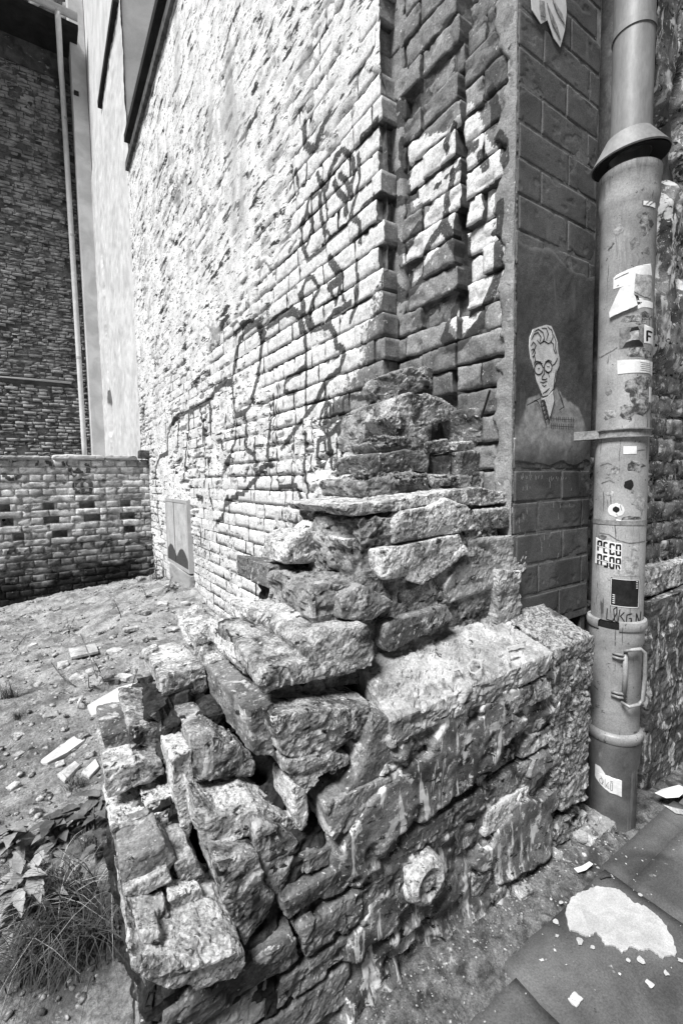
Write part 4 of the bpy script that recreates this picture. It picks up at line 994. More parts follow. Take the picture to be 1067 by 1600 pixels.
box('frieze', (-2.5, .95, YR-.03, YR+.02, 9.0, 9.46), 'rear_mortar', rear)
A = np.linspace(math.pi, 2*math.pi, 13); V = []; xs_ = (-2.5, .99)
for x_ in xs_:
    V += [(x_, YR-.86+.075*math.cos(a), 9.64+.085*math.sin(a)) for a in A]+[(x_, YR-.86+.066*math.cos(a), 9.64+.076*math.sin(a)) for a in A]
F = [(i, i+1, 26+i+1, 26+i) for i in range(12)]+[(13+i, 13+i+1, 39+i+1, 39+i) for i in range(12)]+[(0, 13, 39, 26), (12, 25, 51, 38)]
put('gutter', V, F, 'zinc', rear, smooth=False)
G, F = grid(np.arange(-2.2, .9, .04), np.arange(9.5, 13, .04), lambda U, V: .0+.03*fbm(np.stack((U*9, V*12, U*0), 1), 3, 99))
put('upper_wall', face_y(G, YR+.04), F, 'rear_brick', rear, smooth=True, center=False)
px_ = on(114, 60, 1, YR-.35); V, F = tube([(.68, YR-.86, 9.58), (.68, YR-.84, 9.44), (.69, YR-.70, 9.30), (.72, YR-.22, 9.02), (.735, YR-.12, 8.9)]+[(.735+.02*(9.4-z_)/8, YR-.12, z_) for z_ in np.linspace(8.7, 1.2, 12)], .048, 14)
o = put('downpipe', V, F, 'pale_pipe', rear, smooth=True); o['label'] = 'slim pale downpipe running down the rear brick building'
for z_ in (3.6, 6.0, 8.2):
    V = lathe([(.052, z_), (.052, z_+.05)], .75, YR-.12, 14, mat='zinc', name='pipe_clip', parent=o)
box('hole_shade_block', (-.72, -.60, YR-.022, YR+.01, 5.30, 5.72), 'black_tar', rear)  # solid black block, painted shade in place of an open hole

# ================================================================== house on the right
rh = tag(empty('right_house', (2.2, .76, 0)), 'house beyond the downpipe with bare bricks and peeling plaster', 'building')
YW = .765
def rw(U, V):
    P = np.stack((U, V, U*0), 1); w = -.014+.006*fbm(P*25, 3, 101)
    m = sstep(1.42, 1.52, V+.06*fbm(P*8, 3, 103)+.02*fbm(P*30, 2, 105)); hole = sstep(.02, .30, fbm(P*np.array([9, 3.2, 1]), 4, 107))*sstep(1.5, 1.7, V)
    t = m*(1-hole)
    up = sstep(2.0, 2.2, V); w -= up*hole*(.04+.03*fbm(P*16, 3, 109))
    return w*(1-t)+t*(.022+.006*fbm(P*10, 4, 111))+.004*fbm(P*45, 3, 113)+.012*fbm(P*22, 3, 115)*(1-t)*sstep(1.5, 1.7, V)
G, F = grid(np.arange(1.70, 2.7, .008), np.arange(.4, 3.3, .010), rw)
rwm = put('front_wall', face_y(G, YW), F, 'stained_render', rh, smooth=True, center=False)
rb = random.Random(61)
for k in range(7, 20):
    z0 = k*CR2; x = 1.70-(.06 if k % 2 else 0); j = 0
    while x < 2.65:
        L = .125 if rb.random() < .6 else .25; a, b = max(x+.005, 1.70), x+L-.006; x += L; j += 1
        if b-a < .03: continue
        G, F = brick_geo(a, b, z0+.006, z0+CR2-.007, rb.uniform(-.006, .007), .05, max(4, int((b-a)/.012)), 6, k*19+j, rough=.005, wear=.010)
        put('brick', face_y(G, YW), F, 'old_brick', rwm)
material('stained_plaster', .05, .16, 14, fine=.4, fscale=140, bump=.8, bscale=90, bdist=.006, rnd=0, spots=[(13, .54, .05, .50, (2.2, 2.2, .8)), (40, .66, .04, .05, (1, 1, 1))])
rockbox((1.70, 2.7, .705, .80, -.05, .66), 'stained_plaster', .008, 10, .009, 1, .05, 'plinth', rh)
rockbox((1.74, 2.7, .74, .80, .66, .76), 'pale_rock', .010, 12, .009, 2, .1, 'plinth_coping', rh)
box('wall_core', (1.70, 3.4, YW+.03, 1.6, -.1, 3.4), 'dark_mortar', rh)

# ================================================================== downpipe with stickers
PX, PY = 1.508, .717
pipe = tag(empty('standpipe', (PX, PY, 0)), 'thick pale rainwater standpipe plastered with stickers between the two houses', 'downpipe')
R = .0718
def zp(y):      # height on the pipe's front for a photo row
    return float(on(978, y, 1, PY-.03)[2])
lathe([(.0535, zp(205)-.02), (.0535, 3.4)], PX, PY, 48, mat='pipe_upper', name='upper_pipe', parent=pipe)
lathe([(.0565, zp(12)-.004), (.0565, zp(12)+.018)], PX, PY, 48, mat='pipe_upper', name='upper_joint', parent=pipe)
tl = Matrix.Rotation(math.radians(7), 3, Vector((-.25, -.95, 0)).normalized())
zc = zp(226)
lathe([(.100, zc), (.0545, zc+.060), (.0545, zc+.068), (.058, zc+.068), (.102, zc+.004), (.100, zc)], PX, PY, 48, tilt=tl, mat='pipe_upper', name='rain_cap', parent=pipe)
lathe([(.056, zc+.012), (.097, zc-.002)], PX, PY, 48, tilt=tl, mat='black_tar', name='cap_shade', parent=pipe)  # black cone, painted shade on the underside of the cap
def ringp(z, r0, h, b): return [(r0, z-h*.5-.003), (r0+b*.8, z-h*.5), (r0+b, z-h*.2), (r0+b, z+h*.2), (r0+b*.8, z+h*.5), (r0, z+h*.5+.003)]
zt = zp(262)
mb = lathe([(R, zp(668)), (R, zp(318)), (R+.003, zp(312)), (R+.007, zp(296)), (R+.007, zt+.0), (R+.010, zt+.004), (R+.010, zt+.020), (R+.004, zt+.026), (R-.012, zt+.026), (R-.016, zt-.05)], PX, PY, 56, mat='pipe_paint', name='middle_section', parent=pipe)
lathe([(R, zp(688)), (R, zp(668))], PX, PY, 56, mat='pipe_paint', name='hidden_joint', parent=pipe)
lathe([(R, zp(966)), (R, zp(688))], PX, PY, 56, mat='pipe_paint', name='sticker_section', parent=pipe)
lathe([(R+.0015, zp(819)), (R+.0015, zp(812))], PX, PY, 56, mat='pipe_bracket', name='seam_band', parent=pipe)
# pipe clamp with arm
zb = zp(677)
br = lathe([(R+.001, zb-.013), (R+.010, zb-.013), (R+.010, zb-.010), (R+.004, zb-.009), (R+.004, zb+.009), (R+.010, zb+.010), (R+.010, zb+.013), (R+.001, zb+.013)], PX, PY, 56, mat='pipe_bracket', name='clamp', parent=pipe)
VD = np.array([.903, .429]); RD = np.array([.429, -.903])     # view direction and its right-hand side, on the ground plan
def pc(th, z, r): return (PX+r*(-VD[0]*math.cos(th)+RD[0]*math.sin(th)), PY+r*(-VD[1]*math.cos(th)+RD[1]*math.sin(th)), z)
l = np.array([PX, PY])-RD*.118
V = []
for z_ in (zb-.013, zb+.013):
    for s_, t_ in ((-.130, -.035), (-.060, -.050), (-.060, .0), (-.130, .01)):
        p_ = np.array([PX, PY])+RD*s_+VD*t_; V.append((p_[0], p_[1], z_))
put('clamp_lug', V, BOXF, 'pipe_bracket', pipe)
# lower couplings
TH0 = math.atan2(-VD[1], -VD[0])
zk = zp(972)
lathe(ringp(zk, R+.001, .026, .011), PX, PY, 40, mat='pipe_paint', name='coupling', parent=pipe, a0=TH0+.10, a1=TH0+.10+2.5)
lathe(ringp(zk-.002, R+.001, .026, .011), PX, PY, 40, mat='pipe_paint', name='coupling', parent=pipe, a0=TH0-.62-2.6, a1=TH0-.62+.0)
lathe([(R+.002, zk-.012), (R+.002, zk+.010)], PX, PY, 48, mat='print_black', name='coupling_gap', parent=pipe)
lathe([(R, zp(1142)), (R, zp(1006)), (R+.005, zp(1000)), (R+.006, zp(985)), (R+.006, zk-.01)], PX, PY, 56, mat='pipe_paint', name='access_section', parent=pipe)
zk2 = zp(1141)
lathe([(R+.001, zk2-.016), (R+.008, zk2-.014), (R+.012, zk2-.004), (R+.012, zk2+.008), (R+.008, zk2+.014), (R, zk2+.018)], PX, PY, 56, mat='pipe_paint', name='lower_collar', parent=pipe)
lathe([(R-.001, -.05), (R-.001, zp(1192)), (R+.005, zp(1180)), (R+.006, zk2-.01)], PX, PY, 56, mat='pipe_base', name='base_section', parent=pipe)
# cleanout handle
z1, z0 = zp(1004), zp(1082)
def hp(s, t, z): p_ = np.array([PX, PY])+RD*s-VD*t; return (p_[0], p_[1], z)
loop = [hp(.020, .078, z0), hp(.040, .092, z0-.004), hp(.064, .066, z0-.002), hp(.076, .054, z0+.010), hp(.079, .052, (z0+z1)/2), hp(.076, .054, z1-.008), hp(.064, .062, z1+.004), hp(.040, .086, z1+.004), hp(.022, .080, z1-.006)]
V, F = tube(loop, [.004, .005, .0055, .006, .006, .006, .0055, .005, .004], 10); o = put('handle', V, F, 'pipe_paint', pipe, smooth=True)
V, F = tube([hp(.026, .071, z0+.004), hp(.028, .073, (z0+z1)/2), hp(.026, .071, z1-.006)], .007, 10); put('handle_rail', V, F, 'pipe_paint', pipe, smooth=True)
for zz in (z1-.022, z0+.022):
    for dz in (-.007, .005):
        V, F = tube([pc(-.10, zz+dz, R+.004), pc(.15, zz+dz-.002, R+.008), pc(.42, zz+dz-.003, R+.006)], .0045, 8); put('handle_clip', V, F, 'pipe_bracket', pipe, smooth=True)

# stickers: bent round the pipe; (x, y) are photo positions
HW = 43.5
def th(x, y):
    c_ = 983-(y-300)*.0175 if y > 300 else 983; return math.asin(max(-.995, min(.995, (x-c_)/HW)))
def pm(r): return lambda x, y: pc(th(x, y), zp(y), r)
def patch(name, poly, r, mat, n=10, parent=None):
    xs_ = [p[0] for p in poly]; P = np.array(poly, float); ymin, ymax = P[:, 1].min(), P[:, 1].max(); V = []; F = []
    rows = max(4, int((ymax-ymin)/3)); ncol = n; f = pm(r); valid = []
    for k in range(rows+1):
        y = ymin+(ymax-ymin)*(k+.001*(k == 0)-.001*(k == rows))/rows; X = []
        for i in range(len(P)):
            (a, b), (c, d) = P[i], P[(i+1) % len(P)]
            if (b <= y < d) or (d <= y < b): X.append(a+(c-a)*(y-b)/(d-b))
        if len(X) < 2: X = [P[np.argmin(abs(P[:, 1]-y))][0]]*2
        x0, x1 = min(X), max(X)
        for j in range(ncol+1): V.append(f(x0+(x1-x0)*j/ncol, y))
    m = ncol+1
    for k in range(rows):
        for j in range(ncol): F.append((k*m+j, k*m+j+1, (k+1)*m+j+1, (k+1)*m+j))
    return put(name, V, F, mat, pipe if parent is None else parent)
def rect(x0, x1, y0, y1, sk=0): return [(x0, y0), (x1, y0+sk), (x1, y1+sk), (x0, y1)]
rng_ = random.Random(77)
def blob(cx, cy, rx, ry, n=16, j=.35): return [(cx+rx*math.cos(2*math.pi*k/n)*(1+rng_.uniform(-j, j)), cy+ry*math.sin(2*math.pi*k/n)*(1+rng_.uniform(-j, j))) for k in range(n)]
r1, r2, r3 = R+.0006, R+.0010, R+.0014
def lines(name, st_, w, r, mat, parent=None): return ribbons(name, st_, w, lambda x, y: pm(r)(x, y), mat, parent or pipe, step=1.5)
a = patch('sticker', rect(1003, 1023, 294, 324, 3), r2, 'paper_white'); a['label'] = 'small square sticker with diagonal strokes near the top of the pipe'
lines('sticker_border', [[(1003, 294), (1022, 297), (1022, 326), (1003, 323), (1003, 294)]], 1.0, r3, 'print_black', a)
lines('sticker_print', [[(1007, 322), (1018, 311)], [(1012, 323), (1021, 314)], [(1008, 302), (1009, 306)], [(1013, 300), (1014, 305)], [(1008, 312), (1008, 316)]], 1.1, r3, 'print_grey', a)
for q, m in ((blob(1008, 350, 10, 19), 'paper_residue'), (blob(1001, 338, 6, 6), 'print_grey'), (blob(992, 381, 7, 9), 'print_grey'), (blob(1010, 395, 6, 6), 'print_grey'), (blob(968, 352, 8, 9, j=.1), 'paper_grey'), (blob(1000, 500, 24, 9), 'paper_residue'), (blob(1003, 554, 20, 8), 'paper_residue'),
             (blob(998, 603, 21, 14), 'paper_residue'), (blob(1002, 628, 15, 22), 'paper_residue'), (blob(957, 647, 12, 9), 'paper_residue'), (blob(985, 645, 14, 13), 'paper_residue'), (blob(955, 611, 5, 5), 'print_grey'),
             (blob(997, 729, 13, 8), 'paper_residue'), (blob(966, 735, 9, 6), 'paper_residue'), (blob(988, 757, 8, 8, j=.15), 'print_black'), (blob(1005, 785, 9, 14), 'paper_grey'), (blob(990, 808, 14, 4), 'paper_residue'), (blob(948, 840, 8, 4), 'paper_residue'), (blob(1000, 853, 6, 6), 'paper_grey'), (blob(960, 770, 10, 4, j=.5), 'paper_grey')):
    patch('sticker_residue', q, r1, m)
a = patch('paper', [(961, 427), (985, 421), (1016, 414), (1018, 432), (993, 438), (992, 462), (984, 452), (975, 446), (961, 448)], r2, 'paper_white'); a['label'] = 'torn white paper sheet on the upper pipe'
lines('paper_print', [[(963, 432), (984, 427)], [(966, 444), (970, 443)]], 1.6, r3, 'print_grey', a)
a = patch('paper_flap', [(972, 450), (982, 447), (993, 468), (996, 482), (980, 487), (958, 493), (957, 484), (964, 468)], R+.008, 'paper_white'); a['label'] = 'curled down corner of torn paper'
patch('torn_photo', [(994, 430), (1018, 433), (1017, 470), (1004, 466), (992, 458)], r3, 'paper_grey')
patch('torn_edge', [(996, 468), (1020, 474), (1020, 484), (1008, 482), (998, 486)], r2, 'paper_white')
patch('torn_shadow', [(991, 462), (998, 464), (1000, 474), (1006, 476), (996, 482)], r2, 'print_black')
a = patch('photo_sticker', rect(971, 1007, 513, 545), r2, 'print_grey'); a['label'] = 'small dark photo sticker of a seated figure'
patch('photo_figure', [(978, 544), (982, 534), (988, 531), (987, 520), (993, 515), (999, 517), (1000, 527), (998, 533), (1004, 537), (1006, 544)], r3, 'paper_grey', parent=a)
patch('photo_hair', [(986, 521), (989, 514), (998, 513), (1001, 520), (994, 517)], R+.0018, 'print_black', parent=a)
patch('photo_coat', [(976, 544), (982, 535), (990, 534), (994, 538), (1000, 534), (1006, 540), (1006, 544)], R+.0018, 'print_black', parent=a)
a = patch('letter_sticker', rect(1007.5, 1022, 510, 541, 1), r2, 'paper_white'); a['label'] = 'white sticker with a bold letter F'
lines('letter', [([(1012, 519), (1012, 536)], 3.2), ([(1012, 520), (1020, 521)], 3.0), ([(1012, 527.5), (1018, 528)], 2.6)], 3, r3, 'print_black', a)
a = patch('paper_strip', [(968, 563), (1000, 563), (1021, 566), (1021, 588), (998, 585), (990, 584), (969, 587)], r3, 'paper_white'); a['label'] = 'white paper strip with small print'
lines('small_print', [[(1002+k % 2, 569+3*k), (1019, 571+3*k)] for k in range(5)], .8, R+.0018, 'print_grey', a)
patch('paper_scrap', rect(1016, 1021, 606, 630), r2, 'paper_white')
a = patch('blank_sticker', rect(979, 999, 698, 710), r2, 'paper_white'); a['label'] = 'small blank white rectangle below the clamp'
a = patch('eye_sticker', [(969+13*math.cos(t), 796+11*math.sin(t)) for t in np.linspace(.05, 2*math.pi+.05, 24, endpoint=False)], r2, 'paper_white'); a['label'] = 'round white sticker with a black dot'
patch('eye_dot', [(969+5.5*math.cos(t), 795+5.2*math.sin(t)) for t in np.linspace(.05, 2*math.pi+.05, 18, endpoint=False)], r3, 'print_black', parent=a)
lines('eye_marks', [[(975, 788), (978, 797)], [(972, 804), (969, 802)]], 1.0, r3, 'print_grey', a)
patch('tape', [(969, 810), (1014, 813), (1014, 820), (992, 819), (970, 816)], r2, 'paper_white')
lines('scratches', [[(942, 833), (958, 834), (972, 842), (990, 846), (1015, 844)], [(942, 727), (955, 723), (962, 726)], [(945, 755), (958, 750), (966, 754)], [(960, 775), (962, 800)], [(955, 780), (956, 792)], [(941, 551), (960, 546), (968, 542)], [(1000, 705), (1012, 703)]], 1.6, r1, 'print_grey')
patch('grey_paper', rect(966, 1005, 866, 896), r1, 'paper_grey')
a = patch('word_sticker', [(937, 841), (979, 846), (978, 888), (936, 882)], r2, 'paper_white'); a['label'] = 'white sticker with the block letters PECO ASOR'
GL = {'P': [[(0, 0), (0, 1)], [(0, 1), (.8, 1), (.8, .5), (0, .5)]], 'E': [[(.8, 1), (0, 1), (0, 0), (.8, 0)], [(0, .5), (.6, .5)]], 'C': [[(.8, .8), (.8, 1), (0, 1), (0, 0), (.8, 0), (.8, .2)]], 'O': [[(0, 0), (.8, 0), (.8, 1), (0, 1), (0, 0)]],
      'A': [[(0, 0), (0, 1), (.8, 1), (.8, 0)], [(0, .45), (.8, .45)]], 'S': [[(.8, 1), (0, 1), (0, .5), (.8, .5), (.8, 0), (0, 0)]], 'R': [[(0, 0), (0, 1), (.8, 1), (.8, .5), (0, .5)], [(.35, .5), (.8, 0)]]}
ls = []
for ri, word in enumerate(('PECO', 'ASOR')):
    for ci, ch in enumerate(word):
        x0 = 939.6+ci*9.9; y0 = 861.5+ri*21+ci*1.1
        for s_ in GL[ch]: ls.append([(x0+1.2+p[0]*7.2, y0-p[1]*15.5) for p in s_])
lines('block_letters', ls, 3.0, r3, 'print_black', a)
lines('stencil_cuts', [[(939, 853.5), (978, 858)], [(938, 874.5), (977, 879)]], 1.4, R+.0017, 'paper_white', a)
a = patch('black_sticker', [(962, 899), (1007, 901), (1006, 944), (961, 942)], r2, 'print_black'); a['label'] = 'square black sticker with pale border marks'
lines('sticker_border', [[(963, 900.5), (1006, 902), (1005, 943), (962, 941), (963, 900.5)]], .9, r3, 'paper_white', a)
lines('border_marks', [[(1001, 904+3.2*k), (1004, 904.3+3.2*k)] for k in range(4)]+[[(965, 925+3*k), (969, 925.3+3*k)] for k in range(5)], 1.5, R+.0017, 'paper_white', a)
lines('marker_tag', [[(957, 947), (956, 964), (966, 965), (972, 952), (972, 943), (967, 947), (969, 964), (974, 966), (977, 946)], [(977, 957), (984, 950)], [(978, 956), (985, 965)], [(996, 952), (988, 954), (987, 965), (994, 966), (995, 959), (991, 959)], [(996, 972), (995, 960)], [(1002, 968), (1003, 952), (1008, 968), (1010, 950)]], 1.7, r1, 'print_black')
a = patch('torn_sticker', [(940, 1184), (946, 1185), (958, 1196), (966, 1199), (974, 1202), (975, 1198), (984, 1199), (984, 1223), (968, 1221), (952, 1215), (940, 1207)], R+.0012, 'paper_white'); a['label'] = 'torn white sticker with outlined letters near the foot of the pipe'
lines('outlined_letters', [[(948, 1206), (952, 1203), (955, 1207), (952, 1212), (948, 1210), (948, 1206)], [(950, 1201), (954, 1213)], [(957, 1202), (957, 1214), (959, 1214), (959, 1209), (962, 1215), (964, 1215), (961, 1208), (963, 1205)], [(966, 1205), (966, 1216), (969, 1216), (969, 1205), (966, 1205)], [(965, 1203), (970, 1203)]], .9, R+.0016, 'print_grey', a)

# ================================================================== hatch on the graffiti wall
def onM(x, y): q = on(x, y, 0, XM); return q[1], q[2]
def flat_x(name, px, xo, thick, mat, attrs_plane=None, **kw):
    P = [onM(*p) for p in px]; n = len(P); V = [(xo, a, b) for a, b in P]+[(xo+thick, a, b) for a, b in P]
    F = [tuple(range(n)), tuple(range(2*n-1, n-1, -1))]+[(i, n+i, n+(i+1) % n, (i+1) % n) for i in range(n)]
    return put(name, V, F, mat, kw.get('parent'))
y0_, y1_ = onM(298, 800)[0], onM(266, 800)[0]; zt_, zb_ = onM(284, 785)[1], onM(284, 880)[1]
hatch = tag(empty('meter_hatch', (XM-.03, (y0_+y1_)/2, zb_)), 'narrow metal hatch with graffiti drips set in the side wall', 'hatch')
us = np.linspace(y0_, y1_, 60); vs = np.linspace(zb_, zt_, 60); G, F = grid(us, vs, lambda U, V: 0*U)
o = put('door', face_x(G, XM-.036), F[:, ::-1], 'hatch_metal', hatch, attrs={'ink': np.maximum(seg_ink('m', G[:, 0], G[:, 1]), (sstep(.10, .04, G[:, 1]-zb_-.10*np.abs(np.sin((G[:, 0]-y0_)*7.2))))*.85), 'fill': 0*G[:, 0]})
for b in ((y0_-.03, y0_, zb_, zt_), (y1_, y1_+.03, zb_, zt_), (y0_-.03, y1_+.03, zt_, zt_+.03), (y0_-.03, y1_+.03, zb_-.03, zb_)):
    box('frame', (XM-.040, XM+.02, *b), 'zinc', hatch)
box('seam', (XM-.039, XM-.034, (y0_+y1_)/2-.006+.08, (y0_+y1_)/2+.006+.08, zb_, zt_), 'brown_trim', hatch)
o = tag(rockbox((XM-.05, XM+.01, y0_-.01, y1_-.08, onM(290, 940)[1]-.05, zb_-.035), 'grey_plaster', .005, 7, .012, 1, .05, 'cover_slab'), 'upright pale slab leaning against the wall under the metal hatch', 'slab')

# ================================================================== loose things on the lot and the pavement
def lotpt(x, y):     # where the photo pixel meets the lot ground
    z = .05
    for _ in range(6): q = on(x, y, 2, z); z = gz(min(q[0], 1.1), min(q[1], 6.05))
    return on(x, y, 2, z)
def icochip(c, s, seed, flat=.5):
    r = random.Random(seed); bm = bmesh.new(); bmesh.ops.create_icosphere(bm, subdivisions=1, radius=1)
    M3 = Matrix.Rotation(r.uniform(0, 6.28), 3, 'Z') @ Matrix.Rotation(r.uniform(-.4, .4), 3, 'X')
    sc = Vector((s*r.uniform(.7, 1.4), s*r.uniform(.6, 1.0), s*flat*r.uniform(.6, 1.1)))
    V = []
    for v in bm.verts:
        k = r.uniform(.72, 1.15); p = Vector((v.co.x*sc.x, v.co.y*sc.y, v.co.z*sc.z))*k; V.append(tuple(Vector(c)+M3 @ p))
    bm.verts.index_update(); F = [tuple(v.index for v in f.verts) for f in bm.faces]; bm.free(); return V, F
# gravel too fine to count
rb = random.Random(91); mb = MB()
tV, tF = icochip((0, 0, 0), 1, 1)
TPL = [np.array(icochip((0, 0, 0), 1.0, k, .55)[0]) for k in range(12)]; TF = np.array(icochip((0, 0, 0), 1, 1)[1])
Vs, Fs, n = [], [], 0; rg = np.random.default_rng(5)
N_ = 6000
U = rg.uniform(-1.2, 1.10, N_); W = .35+5.6*rg.random(N_)**1.6
U[:1400] = rg.uniform(-.75, .06, 1400); W[:1400] = rg.uniform(.30, 1.5, 1400)
keep = ~((U > .04) & (U < 1.2) & (W < 1.28) & (W > .62)); dens = fbm(np.stack((U*1.7, W*1.7, U*0), 1), 3, 15); keep &= dens > rg.uniform(-.9, .5, N_)
U, W = U[keep], W[keep]; Zg = lw(U, W); sz = .003+.016*rg.random(len(U))**2.2*(1+1.0*(rg.random(len(U)) < .06))*(.70+.22*W)
sz[W < 1.2] *= .62
for k in range(len(U)):
    V = TPL[k % 12]*sz[k]+np.array([U[k], W[k], Zg[k]+sz[k]*.15]); Vs.append(V); Fs.append(TF+n); n += len(V)
gv = put('gravel', np.concatenate(Vs), np.concatenate(Fs), 'gravel', center=False); tag(gv, 'loose gravel and crumbs scattered over the lot', 'gravel', kind='stuff')
# grit at the foot of the ruin and on the slabs
Vs, Fs, n = [], [], 0
for k in range(600):
    x = rg.uniform(.35, 1.7); y = .70-abs(rg.normal(0, .055)) if k < 540 else rg.uniform(.1, .66)
    if k < 540: x = rg.uniform(.35, 1.45)
    s_ = rg.uniform(.0012, .0045)*(1.5 if rg.random() < .06 else 1); zb_0 = float(bw_(np.array([x]), np.array([y]))[0]); zz = max(zb_0, .0135 if y < .6 and x > .36 else -1)
    V = TPL[k % 12]*s_+np.array([x, y, zz+s_*.2]); Vs.append(V); Fs.append(TF+n); n += len(V)
gr = put('grit', np.concatenate(Vs), np.concatenate(Fs), 'gravel', center=False); tag(gr, 'grit and crumbs along the pavement edge', 'grit', kind='stuff')
# pebbles and chips lying on top of the stump
Vs, Fs, n = [], [], 0
for (a, b, z_, sx, sy_, m_) in ((.16, .74, .395, .05, .03, 40), (.13, .86, .48, .05, .03, 30), (.30, 1.0, .70, .08, .05, 50), (.42, 1.05, .80, .08, .06, 50)):
    for k in range(m_):
        s_ = rg.uniform(.002, .0055); V = TPL[k % 12]*s_+np.array([a+rg.normal(0, sx*.6), b+rg.normal(0, sy_*.6), z_-.01]); Vs.append(V); Fs.append(TF+n); n += len(V)
# larger stones one can count
def chunk(x, y, s_, seed, label, group=None, mat='chip', flat=.5, ground='lot', name='rubble_stone', res=None):
    q = lotpt(x, y) if ground == 'lot' else on(x, y, 2, .014)
    r = random.Random(seed); SEED[0] = seed*17+9
    V = boxv(-s_, s_, -s_*r.uniform(.5, .9), s_*r.uniform(.5, .9), 0, s_*flat); V = V @ np.array(Matrix.Rotation(r.uniform(0, 3), 3, 'Z')).T+q+np.array([0, 0, -s_*.08])
    V, F = chop([tuple(v) for v in V], BOXF, 5, r, .35); me = remesh(V, F, max(.0028, s_/11)); weather(me, seed, s_*.16, .35/s_, .5, .4); o = finish(me, name, mat, None)
    return tag(o, label, 'stone', group)
gl = 'loose stones strewn over the lot'
STONE_LABELS = ['pale stone in the middle of the rubble heap below the hatch', 'stone on the near side of the rubble heap left of the weed', 'stone at the right of the rubble heap towards the graffiti wall', 'large stone in the corner below the end of the yard wall', 'stone lying against the foot of the upright slab', 'stone left of the bent twig', 'small stone far left of the white slab', 'stone under the curved twig', 'stone next to the tall curved weed stalk', 'stone right behind the white slab', 'stone between the white slab and the rubble heap', 'small stone straight above the pointed white board', 'small stone at the left edge level with the pointed board', 'stone between the broken tile and the white slab', 'small stone in front of the yard wall near the left edge', 'stone between the rubble heap and the top of the stump', 'stone right of the broken tile', 'pebble at the left edge below the pointed board', 'pebble below the tip of the pointed white board', 'pebble beside the low grass tuft', 'pebble left of the tip of the pointed white board', 'pebble between the pointed board and the stump', 'pebble among the broad leaved weeds', 'stone in front of the middle of the yard wall', 'stone left of the bushy pale weed', 'stone at the far end of the stump near the graffiti wall', 'pebble just under the pointed white board', 'stone between the white slab and the pointed board']
for k, (x, y, s_) in enumerate([(225, 958, .055), (205, 985, .05), (255, 945, .05), (222, 905, .06), (290, 945, .045), (100, 1040, .035), (60, 1070, .03), (125, 1060, .04), (150, 1050, .045), (172, 1068, .045), (195, 1060, .04), (80, 1120, .03), (30, 1150, .025), (120, 1095, .03), (50, 1010, .03), (235, 1000, .04), (180, 1020, .04),
                               (20, 1230, .02), (70, 1250, .022), (115, 1240, .02), (30, 1180, .018), (140, 1180, .022), (100, 1310, .018), (110, 960, .03), (160, 990, .03), (270, 985, .045), (95, 1195, .02), (130, 1150, .025)]):
    chunk(x, y, s_, 200+k, STONE_LABELS[k], gl, 'chip' if k % 3 else 'rock', .55)
chunk(898, 1562, .013, 300, 'pale stone chip lying alone on the dark pavement slabs', None, 'bright_board', .4, 'street', 'stone_chip')
chunk(810, 1390, .030, 301, 'rounded pale stone at the foot of the ruined wall', None, 'pale_rock', .8, 'street')
chunk(760, 1398, .035, 302, 'dark stone wedged at the foot of the ruined wall', None, 'rock', 1.1, 'street')
gs = 'pale crumbs on the pavement'
for k, (x, y, s_) in enumerate([(866, 1484, .004), (932, 1434, .004), (958, 1402, .004), (915, 1394, .004), (846, 1500, .005), (920, 1462, .004), (884, 1507, .004), (968, 1522, .004), (1015, 1538, .008), (912, 1336, .007)]):
    chunk(x, y, s_, 320+k, 'tiny pale crumb of mortar on the pavement slabs', gs, 'bright_board', .5, 'street', 'mortar_crumb')
# flat boards and slabs on the lot
def board(px, lift, thick, mat, label, cat='board', name='board', tilt=None):
    P = [lotpt(*p) for p in px]; n = len(P); zt = np.mean([p[2] for p in P])
    V = [(p[0], p[1], p[2]+lift) for p in P]+[(p[0], p[1], p[2]+lift-thick) for p in P]
    F = [tuple(range(n)), tuple(range(2*n-1, n-1, -1))]+[(i, n+i, n+(i+1) % n, (i+1) % n) for i in range(n)]
    o = put(name, V, F, mat); md = o.modifiers.new('b', 'BEVEL'); md.width = thick*.2; md.segments = 2
    return tag(o, label, cat)
board([(58, 1197), (100, 1165), (122, 1150), (138, 1148), (133, 1160), (105, 1180), (75, 1196)], .012, .014, 'bright_board', 'long pointed white board lying flat on the lot', name='white_board')
board([(137, 1108), (185, 1080), (232, 1066), (240, 1084), (190, 1105), (145, 1124)], .02, .02, 'bright_board', 'flat white slab lying beside the stump of wall', 'slab', 'white_slab')
board([(90, 1215), (118, 1194), (126, 1200), (102, 1226)], .014, .012, 'chip', 'flat grey stone flake on the lot', 'stone', 'stone_flake')
board([(128, 1212), (150, 1190), (156, 1202), (140, 1220)], .014, .012, 'bright_board', 'small pale flake of plaster close to the stump', 'stone', 'plaster_flake')
board([(108, 1020), (150, 1012), (155, 1024), (112, 1034)], .03, .02, 'chip', 'broken tile among the weeds on the lot', 'tile', 'broken_tile')
V, F = tube([lotpt(130, 1098), lotpt(127, 1102)+np.array([0, 0, .03]), lotpt(124, 1108)+np.array([0, 0, .035]), lotpt(122, 1114)], .006, 8); tag(put('wire_loop', V, F, 'paper_white', smooth=True), 'short pale loop of cable beside the white slab', 'cable')
